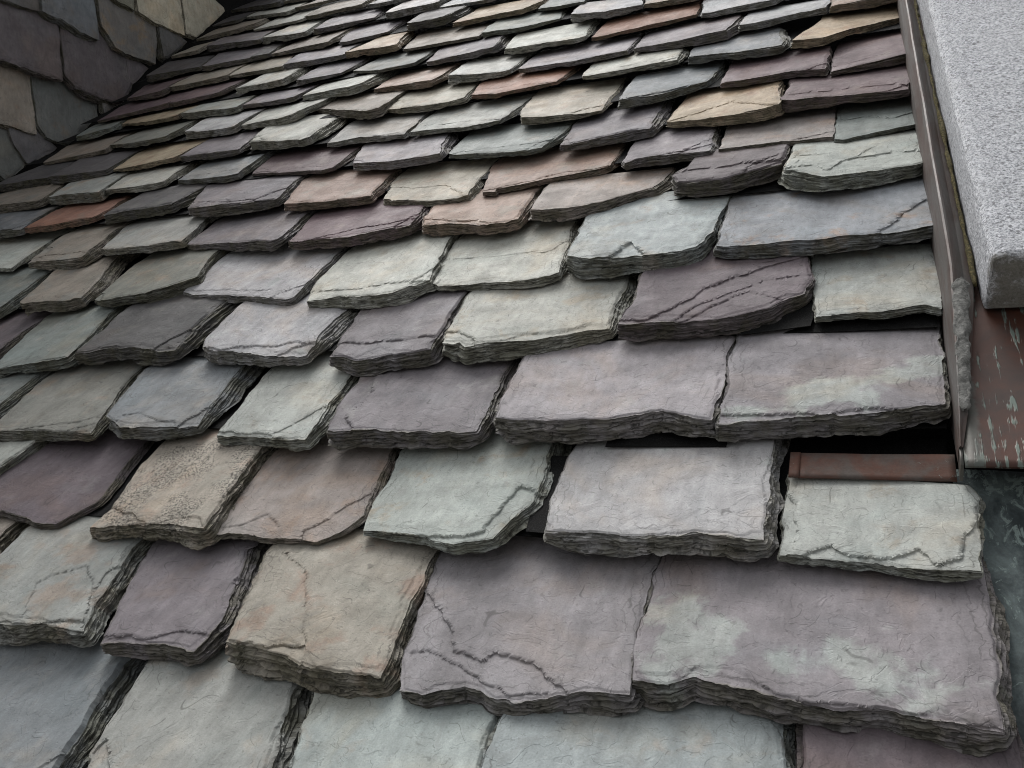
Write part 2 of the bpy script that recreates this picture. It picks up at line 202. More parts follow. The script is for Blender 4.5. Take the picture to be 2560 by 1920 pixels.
(14,((-2.7429,3.4603),(-2.6448,3.1889),),(),((-2.3876,3.2297),(-2.4106,3.3282),(-2.4152,3.4044),),0.0227,0.0135,-0.0023,'l'),
(14,((-2.4124,3.3403),(-2.3863,3.1901),),(),((-2.3254,3.2279),(-2.337,3.2984),(-2.3568,3.3685),),0.0244,0.0175,0.0249,'d'),
(14,((-2.3079,3.3397),(-2.3116,3.221),),(),((-2.0151,3.2035),(-2.0255,3.3028),(-2.0308,3.3875),),0.0116,0.0209,0.0252,'t'),
(14,((-2.0482,3.4342),(-1.9597,3.1817),),(),((-1.7651,3.2334),(-1.7752,3.3341),(-1.7803,3.4279),),0.0147,0.0124,0.1029,'l'),
(14,((-1.6732,3.3668),(-1.6633,3.2123),),(),((-1.4987,3.2028),(-1.4866,3.2593),(-1.4741,3.3019),),0.03,0.03,0.0545,'d'),
(14,((-1.4297,3.292),(-1.4459,3.1466),),(),((-1.1726,3.1571),(-1.1487,3.2174),(-1.1201,3.2534),),0.0175,0.0175,0.0354,'y'),
(14,((-1.1242,3.306),(-1.1143,3.1603),),(),((-0.9306,3.1224),(-0.9315,3.2532),),0.0095,0.0112,None,'e'),
(15,((-3.017,3.5566),(-3.017,3.4705),),(),((-2.8508,3.4655),(-2.8637,3.5122),(-2.8865,3.5656),),0.0124,0.017,0.0525,'ty'),
(15,((-2.8301,3.6378),(-2.8139,3.491),),(),((-2.4844,3.4285),(-2.5107,3.5236),(-2.5202,3.6026),),0.03,0.021,0.0469,'l'),
(15,((-2.4424,3.5306),(-2.4627,3.4182),),(),((-2.2294,3.3984),(-2.2563,3.5182),(-2.2804,3.633),),0.03,0.0216,0.0451,'c'),
(15,((-2.2208,3.577),(-2.1891,3.4042),),(),((-1.9258,3.4593),(-1.952,3.5671),(-1.9837,3.6748),),0.0243,0.0135,0.0779,'l'),
(15,((-1.8605,3.5221),(-1.8431,3.4124),),(),((-1.6193,3.4354),(-1.6263,3.548),),0.03,0.0273,0.0113,'w'),
(15,((-1.6083,3.5019),(-1.6129,3.4174),),(),((-1.3484,3.3664),(-1.3416,3.4814),),0.0124,0.0141,None,'w'),
(16,((-3.0053,3.8312),(-2.9996,3.6763),),(),((-2.7163,3.6572),(-2.6921,3.6891),(-2.6636,3.7106),),0.0124,0.0224,0.0477,'t'),
(16,((-2.6423,3.781),(-2.6508,3.6443),),(),((-2.3667,3.6251),(-2.3563,3.6807),(-2.3474,3.7224),),0.0095,0.0141,-0.0162,'c'),
(16,((-2.3757,3.7562),(-2.3694,3.6483),),(),((-2.0656,3.6455),(-2.0787,3.719),),0.0187,0.0204,0.0465,'t'),
(16,((-2.0155,3.6756),(-2.0357,3.6268),),(),((-1.8283,3.6262),(-1.8184,3.7316),),0.0158,0.0158,None,'w'),
(17,((-3.0396,4.0883),(-3.0162,3.8556),),(),((-2.8496,3.8488),(-2.8586,3.9254),(-2.8615,3.9814),),0.0129,0.0152,-0.0233,'d'),
(17,((-2.8597,4.0266),(-2.8922,3.9285),),(),((-2.5319,3.7937),(-2.5266,3.8773),(-2.5303,3.9609),),0.0152,0.017,0.0406,'c'),
(17,((-2.4568,3.8872),(-2.5172,3.8341),),(),((-2.3049,3.844),(-2.3154,4.0073),),0.017,0.017,None,'t'),
(18,((-3.0709,4.2621),(-3.0891,4.1303),),(),((-2.6836,3.9749),(-2.7215,4.1282),),0.0158,0.025,0.0328,'d'),
(18,((-2.681,4.1479),(-2.6647,3.9915),),(),((-2.4219,3.9758),(-2.4356,4.1216),),0.0175,0.0147,None,'t'),
)
# slates hung on the dormer cheek: (depth, height) on the wall
CHEEK_U = -3.09
CHEEK = (
(((1.5897,2.4149),(1.5933,2.3481),),((1.6981,2.3658),),((1.8058,2.3909),(1.8046,2.4705),),'kd'),
(((2.146,2.6876),(2.1636,2.6111),),(),((2.2769,2.6158),(2.2788,2.7246),),'kg'),
(((2.2865,2.7167),(2.3025,2.616),),((2.4352,2.6203),),((2.5882,2.6332),(2.5784,2.8407),),'kc'),
(((2.5869,2.8386),(2.5961,2.6429),),(),((2.6678,2.6586),(2.916,2.9206),(2.802,2.9426),),'kc'),
(((1.8091,2.4935),(1.8087,2.3922),),((1.9278,2.3863),),((2.0898,2.3953),(2.0771,2.5809),),'kb'),
(((2.0893,2.6034),(2.0994,2.4689),(2.1744,2.3953),),((2.2948,2.4),),((2.4063,2.4164),(2.4278,2.6109),),'kt'),
(((2.4404,2.5925),(2.4543,2.466),),(),((2.4735,2.477),(2.6225,2.62),(2.5551,2.631),),'kd'),
(((1.5689,2.3267),(1.5801,2.1188),),((1.6575,2.1216),(1.794,2.1264),),((1.9128,2.1471),(1.9134,2.3692),),'kp'),
(((1.9163,2.3493),(1.9251,2.1783),(1.9775,2.1403),),((2.0991,2.1453),),((2.2207,2.1638),(2.2867,2.2696),(2.2579,2.4135),),'kp'),
(((2.259,2.3909),(2.264,2.2896),),(),((2.2828,2.2739),(2.392,2.3957),(2.3311,2.4092),),'kp'),
(((1.5814,2.0952),(1.5938,1.8644),),((1.6705,1.8761),),((1.8119,1.8927),(1.7992,2.1132),),'ko'),
(((1.805,2.1103),(1.8184,1.9315),(1.8578,1.8936),),((1.9052,1.8883),),((1.9592,1.8952),(2.0123,1.9496),(2.1193,2.0729),(2.1188,2.1499),),'ke'),
(((2.1256,2.1469),(2.1352,2.0895),),(),((2.1417,2.0946),(2.2006,2.1464),(2.1655,2.1616),),'kt'),
(((1.7029,1.8674),(1.716,1.8223),(1.7739,1.7608),),(),((1.7847,1.7665),(1.9181,1.8691),(1.8338,1.9112),),'kd'),
(((1.6193,1.8635),(1.6281,1.6979),(1.6815,1.6698),),(),((1.6969,1.679),(1.769,1.7493),(1.7248,1.8599),),'ke'),
)

def lin(c):
    return tuple(((x / 255 + .055) / 1.055) ** 2.4 if x > 10 else x / 3294 for x in c)
# colour key: (main sRGB look, second sRGB look, amount of second colour)
COL = {
 'c': ((205, 206, 192), (190, 182, 160), .25), 'w': ((190, 188, 190), (172, 186, 178), .2),
 'g': ((176, 178, 168), (180, 166, 146), .25), 'ge': ((180, 186, 176), (172, 156, 128), .25),
 'bg': ((168, 182, 180), (180, 168, 150), .24), 'b': ((142, 150, 154), (165, 165, 160), .35),
 'e': ((142, 152, 146), (168, 160, 148), .25), 'eg': ((146, 146, 132), (170, 150, 126), .3),
 'l': ((142, 132, 138), (165, 160, 158), .25), 'lw': ((160, 152, 158), (160, 160, 162), .25),
 'ls': ((150, 141, 147), (182, 194, 184), .06), 'p': ((118, 102, 109), (134, 122, 126), .25),
 'r': ((130, 101, 106), (150, 128, 122), .3), 't': ((166, 152, 134), (150, 150, 140), .35),
 'to': ((172, 158, 148), (180, 150, 126), .34), 'tg': ((176, 168, 150), (180, 140, 112), .3),
 'gt': ((172, 176, 168), (178, 152, 128), .38), 'gc': ((184, 192, 182), (190, 168, 132), .28),
 'o': ((182, 148, 126), (170, 158, 140), .35), 'O': ((176, 120, 92), (160, 132, 112), .3),
 'y': ((194, 168, 128), (186, 140, 104), .35), 'ty': ((188, 178, 156), (196, 164, 136), .28),
 'cy': ((200, 200, 184), (196, 176, 140), .3), 'd': ((104, 100, 102), (124, 120, 112), .3),
 'bo': ((156, 164, 170), (190, 146, 104), .2),
 'kd': ((112, 110, 112), (126, 120, 114), .3), 'kg': ((150, 148, 126), (150, 136, 112), .3),
 'kc': ((206, 198, 166), (206, 172, 130), .22), 'kb': ((116, 124, 132), (134, 130, 124), .3),
 'kt': ((128, 124, 120), (170, 140, 98), .36), 'kp': ((112, 102, 107), (128, 120, 117), .3),
 'ko': ((160, 148, 134), (176, 140, 112), .3), 'ke': ((118, 122, 117), (138, 122, 102), .3),
}
ALBEDO = .68

# ------------------------------------------------------------------ noise
def _h(ix, iy, seed):
    n = (ix.astype(np.int64) * 374761393 + iy.astype(np.int64) * 668265263 + int(seed) * 1274126177) & 0xFFFFFFFF
    n = ((n ^ (n >> 13)) * 1103515245) & 0xFFFFFFFF
    n = ((n ^ (n >> 16)) * 2246822519) & 0xFFFFFFFF
    return ((n ^ (n >> 15)) & 0xFFFFFF) / float(0x800000) - 1.0
def noise2(x, y, seed):
    x, y = np.broadcast_arrays(np.asarray(x, float), np.asarray(y, float))
    ix, iy = np.floor(x), np.floor(y)
    fx, fy = x - ix, y - iy
    fx, fy = fx * fx * (3 - 2 * fx), fy * fy * (3 - 2 * fy)
    a, b, c, d = _h(ix, iy, seed), _h(ix + 1, iy, seed), _h(ix, iy + 1, seed), _h(ix + 1, iy + 1, seed)
    return (a + (b - a) * fx) * (1 - fy) + (c + (d - c) * fx) * fy
def fbm(x, y, seed, octaves=3, gain=.5):
    r, a = 0., 1.
    for k in range(octaves):
        r = r + a * noise2(np.asarray(x) * 2 ** k, np.asarray(y) * 2 ** k, seed + 17 * k)
        a *= gain
    return r
def sstep(a, b, x):
    t = np.clip((x - a) / (b - a), 0, 1)
    return t * t * (3 - 2 * t)

# ------------------------------------------------------------------ mesh helpers
def link(name, mesh, mats, parent=None):
    o = bpy.data.objects.new(name, mesh)
    for m in (mats if isinstance(mats, (list, tuple)) else [mats]):
        mesh.materials.append(m)
    scene.collection.objects.link(o)
    o.parent = parent
    return o
def quads_mesh(name, verts, quads, flat=None, extra=()):
    me = bpy.data.meshes.new(name)
    q = np.asarray(quads, np.int32)
    nv, nq = len(verts), len(q)
    loops = q.ravel()
    starts = np.arange(nq) * 4
    totals = np.full(nq, 4)
    for poly in extra:
        starts = np.append(starts, len(loops)); totals = np.append(totals, len(poly))
        loops = np.append(loops, poly)
    me.vertices.add(nv)
    me.vertices.foreach_set('co', np.asarray(verts, np.float32).ravel())
    me.loops.add(len(loops))
    me.loops.foreach_set('vertex_index', loops.astype(np.int32))
    me.polygons.add(len(starts))
    me.polygons.foreach_set('loop_start', starts.astype(np.int32))
    me.polygons.foreach_set('loop_total', totals.astype(np.int32))
    sm = np.ones(len(starts), bool)
    if flat is not None:
        sm[:nq] = ~flat
        sm[nq:] = False
    me.polygons.foreach_set('use_smooth', sm)
    me.update(calc_edges=True)
    me.validate()
    return me
def loft(name, rings, closed=True, caps=True, smooth=False):
    R = len(rings); n = len(rings[0])
    verts = [tuple(p) for r in rings for p in r]
    q = []
    for i in range(R - 1):
        for j in range(n if closed else n - 1):
            k = (j + 1) % n
            q.append((i * n + j, i * n + k, (i + 1) * n + k, (i + 1) * n + j))
    ex = [list(range(n))[::-1], [(R - 1) * n + j for j in range(n)]] if caps and closed else ()
    return quads_mesh(name, verts, q, None if smooth else np.ones(len(q), bool), ex)
def tag(o, label=None, cat=None, kind=None):
    if label: o['label'] = label
    if cat: o['category'] = cat
    if kind: o['kind'] = kind
    return o
def empty(name, m):
    o = bpy.data.objects.new(name, None)
    scene.collection.objects.link(o)
    o.matrix_world = m
    o.empty_display_size = .2
    return o

# ------------------------------------------------------------------ materials
class NT:
    def __init__(self, name):
        self.m = bpy.data.materials.new(name); self.m.use_nodes = True
        self.t = self.m.node_tree; self.t.nodes.clear()
        self.out = self.n('OutputMaterial'); self.b = self.n('BsdfPrincipled')
        self.t.links.new(self.b.outputs[0], self.out.inputs[0])
    def n(self, kind, **kw):
        x = self.t.nodes.new('ShaderNode' + kind)
        for k, v in kw.items(): setattr(x, k, v)
        return x
    def put(self, node, key, v):
        s = node.inputs[key]
        if hasattr(v, 'is_output') or isinstance(v, bpy.types.NodeSocket): self.t.links.new(v, s)
        else: s.default_value = v
    def math(self, op, a, b=None, c=None, clamp=False):
        x = self.n('Math', operation=op); x.use_clamp = clamp
        self.put(x, 0, a)
        if b is not None: self.put(x, 1, b)
        if c is not None: self.put(x, 2, c)
        return x.outputs[0]
    def vmath(self, op, a, b):
        x = self.n('VectorMath', operation=op); self.put(x, 0, a); self.put(x, 1, b); return x.outputs[0]
    def noise(self, vec, scale, detail=3, rough=.5, distort=0.):
        x = self.n('TexNoise'); self.put(x, 'Vector', vec); self.put(x, 'Scale', scale); self.put(x, 'Detail', detail)
        self.put(x, 'Roughness', rough); self.put(x, 'Distortion', distort); return x.outputs[0]
    def step(self, x, a, b, lo=0., hi=1.):
        r = self.n('MapRange', interpolation_type='SMOOTHSTEP'); self.put(r, 0, x)
        for i, v in enumerate((a, b, lo, hi)): self.put(r, i + 1, v)
        return r.outputs[0]
    def lmap(self, x, a, b, lo, hi):
        r = self.n('MapRange'); self.put(r, 0, x)
        for i, v in enumerate((a, b, lo, hi)): self.put(r, i + 1, v)
        return r.outputs[0]
    def mix(self, fac, a, b, blend='MIX'):
        x = self.n('Mix', data_type='RGBA', blend_type=blend)
        self.put(x, 0, fac)
        for i, v in ((6, a), (7, b)):
            if isinstance(v, tuple) and len(v) == 3: v = (*v, 1)
            self.put(x, i, v)
        return x.outputs[2]
    def bump(self, h, dist, strength=1., normal=None):
        x = self.n('Bump'); self.put(x, 'Height', h); self.put(x, 'Distance', dist); self.put(x, 'Strength', strength)
        if normal is not None: self.put(x, 'Normal', normal)
        return x.outputs[0]
    def coord(self): return self.n('TexCoord').outputs['Object']
    def done(self, col, rough, normal=None, spec=.35, metal=0.):
        self.put(self.b, 'Base Color', (*col, 1) if isinstance(col, tuple) and len(col) == 3 else col)
        self.put(self.b, 'Roughness', rough); self.put(self.b, 'Specular IOR Level', spec); self.put(self.b, 'Metallic', metal)
        if normal is not None: self.put(self.b, 'Normal', normal)
        return self.m

def slate_material():
    k = NT('cleft_slate')
    tint = k.n('Attribute', attribute_name='tint')
    tint2 = k.n('Attribute', attribute_name='tint2')
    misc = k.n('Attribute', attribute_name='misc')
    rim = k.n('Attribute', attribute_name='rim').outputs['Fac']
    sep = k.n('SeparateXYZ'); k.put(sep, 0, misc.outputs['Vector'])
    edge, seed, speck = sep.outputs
    off = k.n('CombineXYZ'); 
    k.put(off, 0, seed); k.put(off, 1, k.math('MULTIPLY', seed, 1.7)); k.put(off, 2, k.math('MULTIPLY', seed, .6))
    pos = k.vmath('ADD', k.coord(), off.outputs[0])
    flat = k.vmath('MULTIPLY', pos, (1, 1, .25))
    # broad patches of the second colour
    pn = k.noise(flat, 13, 6, .62, .25)
    pm = k.step(k.math('ADD', k.math('MULTIPLY_ADD', pn, 1.9, -.45), k.math('MULTIPLY_ADD', tint2.outputs['Alpha'], 1., -.5)), .32, .60)
    c = k.mix(k.math('MULTIPLY', pm, .66), tint.outputs['Color'], tint2.outputs['Color'])
    # mottling, streaks along the grain, fine speckle
    m1 = k.lmap(k.noise(flat, 16, 4, .6, .4), .25, .75, .80, 1.2)
    m2 = k.lmap(k.noise(k.vmath('MULTIPLY', flat, (1, .35, 1)), 85, 3, .6), .25, .75, .86, 1.14)
    m3 = k.lmap(k.noise(flat, 420, 2, .5), .2, .8, .87, 1.13)
    v = k.math('MULTIPLY', k.math('MULTIPLY', m1, m2), m3)
    vc = k.n('CombineXYZ')
    for i in range(3): k.put(vc, i, v)
    c = k.mix(1., c, vc.outputs[0], 'MULTIPLY')
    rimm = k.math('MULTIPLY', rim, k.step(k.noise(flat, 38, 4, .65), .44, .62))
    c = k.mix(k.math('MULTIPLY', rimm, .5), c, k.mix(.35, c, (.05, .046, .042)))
    wn = k.noise(flat, 5.5, 4, .6, .5)
    c = k.mix(k.step(wn, .50, .68, 0., .42), c, k.mix(1., c, (1.10, .93, .76), 'MULTIPLY'))
    c = k.mix(k.step(wn, .48, .28, 0., .34), c, k.mix(1., c, (.88, 1.0, 1.03), 'MULTIPLY'))
    geo = k.n('NewGeometry').outputs['Position']     # run-off stains shared by neighbouring slates
    run = k.lmap(k.noise(k.vmath('MULTIPLY', geo, (5., .9, .9)), 3., 5, .65, .3), .3, .7, .84, 1.1)
    rc_ = k.n('CombineXYZ')
    for i in range(3): k.put(rc_, i, run)
    c = k.mix(1., c, rc_.outputs[0], 'MULTIPLY')
    # flake scars: patches with a crisp border, slightly other tone
    fl = k.noise(flat, 24, 3, .55, .9)
    scar = k.step(fl, .635, .65)
    c = k.mix(k.math('MULTIPLY', scar, .35), c, k.mix(.5, c, (.16, .155, .15)))
    # short curved hairline cracks
    def lines(scale, seedoff, width, msc, thr):
        w = k.vmath('ADD', flat, (seedoff, seedoff * .3, 0))
        n1 = k.noise(w, scale, 1., .45, .25)
        d = k.math('ABSOLUTE', k.math('SUBTRACT', n1, .5))
        l = k.step(d, width, width * .25)
        mk = k.step(k.noise(w, msc, 1, .5), thr, thr + .06)
        return k.math('MULTIPLY', l, mk)
    l1 = lines(11, 3.1, .0050, 26, .56)
    l2 = lines(34, 7.7, .014, 70, .57)
    l3 = lines(75, 1.3, .03, 120, .58)
    crack = k.math('MAXIMUM', k.math('MAXIMUM', l1, k.math('MULTIPLY', l2, .7)), k.math('MULTIPLY', l3, .55))
    # splinter lines where thin layers end near the edges
    ins_ = k.n('Attribute', attribute_name='inset').outputs['Fac']
    ph = k.math('FRACT', k.math('MULTIPLY_ADD', k.noise(flat, 13, 4, .62, .5), 4.2, k.math('MULTIPLY', ins_, 75.)))
    sl = k.step(k.math('ABSOLUTE', k.math('SUBTRACT', ph, .5)), .11, .03)
    sl = k.math('MULTIPLY', sl, k.math('MULTIPLY', k.step(ins_, .055, .004), k.step(k.noise(flat, 17, 2, .5), .47, .56)))
    crack = k.math('MAXIMUM', crack, k.math('MULTIPLY', sl, .95))
    crack = k.math('MULTIPLY', crack, k.math('SUBTRACT', 1., edge))
    c = k.mix(k.math('MULTIPLY', crack, .45), c, (.035, .033, .03))
    # dark lichen speckle on some slates
    sp = k.step(k.noise(flat, 260, 4, .7), .49, .56)
    sm = k.step(k.math('ADD', k.noise(flat, 8, 4, .6), k.math('MULTIPLY_ADD', speck, 1., -.5)), .38, .5)
    c = k.mix(k.math('MULTIPLY', k.math('MULTIPLY', sp, sm), k.math('MULTIPLY', k.math('GREATER_THAN', speck, .02), .8)), c, (.03, .028, .022))
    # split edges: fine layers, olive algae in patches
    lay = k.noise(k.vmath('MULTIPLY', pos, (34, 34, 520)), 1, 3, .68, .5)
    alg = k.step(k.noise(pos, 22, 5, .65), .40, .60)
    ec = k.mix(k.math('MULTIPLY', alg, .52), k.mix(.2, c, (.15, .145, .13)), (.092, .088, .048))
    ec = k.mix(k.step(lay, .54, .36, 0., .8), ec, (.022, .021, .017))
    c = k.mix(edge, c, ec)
    # relief
    und = k.noise(flat, 34, 4, .62)
    fr = k.math('MULTIPLY', fl, 5.)
    terr = k.math('ADD', k.math('FLOOR', fr), k.step(k.math('FRACT', fr), .86, 1.))
    h = k.math('MULTIPLY_ADD', terr, .00045, k.math('MULTIPLY', und, .0020))
    h = k.math('MULTIPLY_ADD', k.noise(flat, 260, 2, .6), .00035, h)
    h = k.math('MULTIPLY_ADD', k.math('MULTIPLY', lay, edge), .006, h)
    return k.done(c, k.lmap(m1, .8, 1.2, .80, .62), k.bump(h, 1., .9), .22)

def felt_material():
    k = NT('black_roofing_felt'); p = k.coord()
    g = k.noise(p, 700, 2, .6)
    c = k.mix(k.step(g, .5, .68), (.004, .004, .004), (.022, .022, .022))
    return k.done(c, .8, k.bump(g, .001, .8), .12)

def copper_material(name, brown, grey, green, amt, streak, rough=.5):
    k = NT(name); p = k.coord()
    s = k.vmath('MULTIPLY', p, streak)
    a = k.noise(s, 9, 6, .65, .4); b = k.noise(s, 26, 5, .7, .8)
    c = k.mix(k.step(a, .36, .64), brown, grey)
    c = k.mix(k.step(k.math('MULTIPLY_ADD', k.noise(p, 6, 3, .6), .35, k.math('MULTIPLY', b, .8)), amt, amt + .07), c, green)
    c = k.mix(k.lmap(k.noise(p, 300, 3, .6), .3, .7, 0., .3), c, (.03, .025, .022))
    h = k.math('MULTIPLY_ADD', b, .3, a)
    return k.done(c, k.lmap(b, .3, .7, rough, rough + .2), k.bump(h, .002, .5), .4, .25)

def granite_material():
    k = NT('speckled_granite'); p = k.coord()
    v = k.n('TexVoronoi'); k.put(v, 'Vector', p); k.put(v, 'Scale', 250.)
    sp = k.n('SeparateColor'); k.put(sp, 0, v.outputs['Color'])
    n1 = k.noise(p, 330, 3, .7)
    c = k.mix(k.step(n1, .40, .6), (.19, .20, .215), (.47, .48, .505))
    c = k.mix(k.math('MULTIPLY', k.step(sp.outputs[0], .88, .92), .7), c, (.09, .09, .095))
    c = k.mix(k.math('MULTIPLY', k.step(sp.outputs[1], .74, .82), .5), c, (.62, .63, .66))
    big = k.noise(p, 9, 4, .6)
    c = k.mix(k.step(big, .4, .75, 0., .25), c, (.36, .36, .37))
    misc = k.n('Attribute', attribute_name='stain').outputs['Fac']
    st = k.step(k.math('ADD', k.noise(k.vmath('MULTIPLY', p, (1, 1, 1)), 22, 5, .65), k.math('MULTIPLY_ADD', misc, .62, -.5)), .44, .64)
    c = k.mix(k.math('MULTIPLY', st, .86), c, k.mix(k.noise(p, 60, 4, .6), (.045, .04, .03), (.17, .16, .13)))
    h = k.math('MULTIPLY_ADD', n1, .0016, k.math('MULTIPLY', k.noise(p, 120, 3, .6), .002))
    return k.done(c, .75, k.bump(h, 1., .7), .3)

def plain(name, c1, c2, scale, rough=.8, bump=.002):
    k = NT(name); p = k.coord(); n = k.noise(p, scale, 6, .65, .4)
    return k.done(k.mix(k.step(n, .3, .7), c1, c2), rough, k.bump(n, bump, .8), .3)

M_SLATE = slate_material()
M_FELT = felt_material()
M_FLASH = copper_material('dark_weathered_copper', (.075, .048, .040), (.115, .110, .105), (.13, .16, .14), .72, (3, .5, 3))
def panel_material():
    k = NT('red_brown_copper'); p = k.coord()
    x = k.n('SeparateXYZ'); k.put(x, 0, p)
    a = k.noise(p, 14, 5, .65, .4)
    c = k.mix(k.step(a, .35, .68), (.062, .024, .015), (.040, .026, .022))
    st = k.noise(k.vmath('MULTIPLY', p, (9, .75, 9)), 12, 4, .62, .25)
    pt = k.noise(p, 16, 3, .6)
    gm_ = k.step(k.math('MULTIPLY_ADD', pt, .5, k.math('MULTIPLY', st, .75)), .675, .725)
    c = k.mix(k.math('MULTIPLY', gm_, .7), c, (.15, .20, .175))
    side = k.step(k.math('MULTIPLY_ADD', k.noise(p, 60, 4, .65), -.018, x.outputs[0]), .1115, .1035)
    c = k.mix(k.math('MULTIPLY', side, .8), c, k.mix(k.noise(p, 40, 4, .7), (.045, .040, .035), (.105, .120, .108)))
    return k.done(c, k.lmap(a, .3, .7, .42, .62), k.bump(k.math('ADD', a, gm_), .0012, .5), .4, .25)
M_PANEL = panel_material()
M_STRIP = copper_material('old_copper', (.095, .042, .028), (.085, .070, .062), (.20, .22, .20), .66, (2, 2, 2), .65)
M_LEAD = copper_material('blue_grey_lead', (.035, .048, .052), (.14, .175, .175), (.24, .30, .285), .62, (2.2, 1.4, 2.2), .6)
M_GRANITE = granite_material()
M_MORTAR = plain('grey_mortar', (.07, .07, .066), (.19, .19, .18), 90, .9, .008)
M_MOSS = plain('olive_moss', (.035, .033, .012), (.16, .13, .055), 180, .95, .01)
M_GROUND = plain('pale_bounce_ground', (.20, .195, .185), (.28, .275, .26), .8)  # unseen ground, made pale to bounce light up onto the slate fronts
M_BOARD = plain('dark_shade_board', (.03, .028, .026), (.05, .047, .043), 12)

# ------------------------------------------------------------------ setting
g = 400.
gm = bpy.data.meshes.new('ground')
gm.from_pydata([(-g, -g, 0), (g, -g, 0), (g, g, 0), (-g, g, 0)], [], [(0, 1, 2, 3)])
tag(link('ground', gm, M_GROUND), kind='structure')

# ------------------------------------------------------------------ slates
def resample(pts, t):
    p = np.asarray(pts, float)
    seg = np.hypot(*np.diff(p, axis=0).T)
    s = np.concatenate(([0], np.cumsum(seg))); s /= s[-1]
    return np.stack([np.interp(t, s, p[:, 0]), np.interp(t, s, p[:, 1])], 1), seg.sum()

def inside(poly, x, y):
    """Signed distance to a closed polygon, positive inside, and the way to its nearest edge."""
    d = np.full(x.shape, 9.); gx = np.zeros(x.shape); gy = np.zeros(x.shape); ins = np.zeros(x.shape, bool)
    for (ax, ay), (bx_, by) in zip(poly, poly[1:] + poly[:1]):
        ex, ey = bx_ - ax, by - ay
        h = np.clip(((x - ax) * ex + (y - ay) * ey) / (ex * ex + ey * ey + 1e-12), 0, 1)
        qx, qy = ax + h * ex - x, ay + h * ey - y
        dd = np.hypot(qx, qy); w = dd < d
        d = np.where(w, dd, d); gx = np.where(w, qx, gx); gy = np.where(w, qy, gy)
        c = (ay > y) != (by > y)
        ins ^= c & (x < ex * (y - ay) / (ey if abs(ey) > 1e-9 else 1e-9) + ax)
    return np.where(ins, d, -d), gx, gy

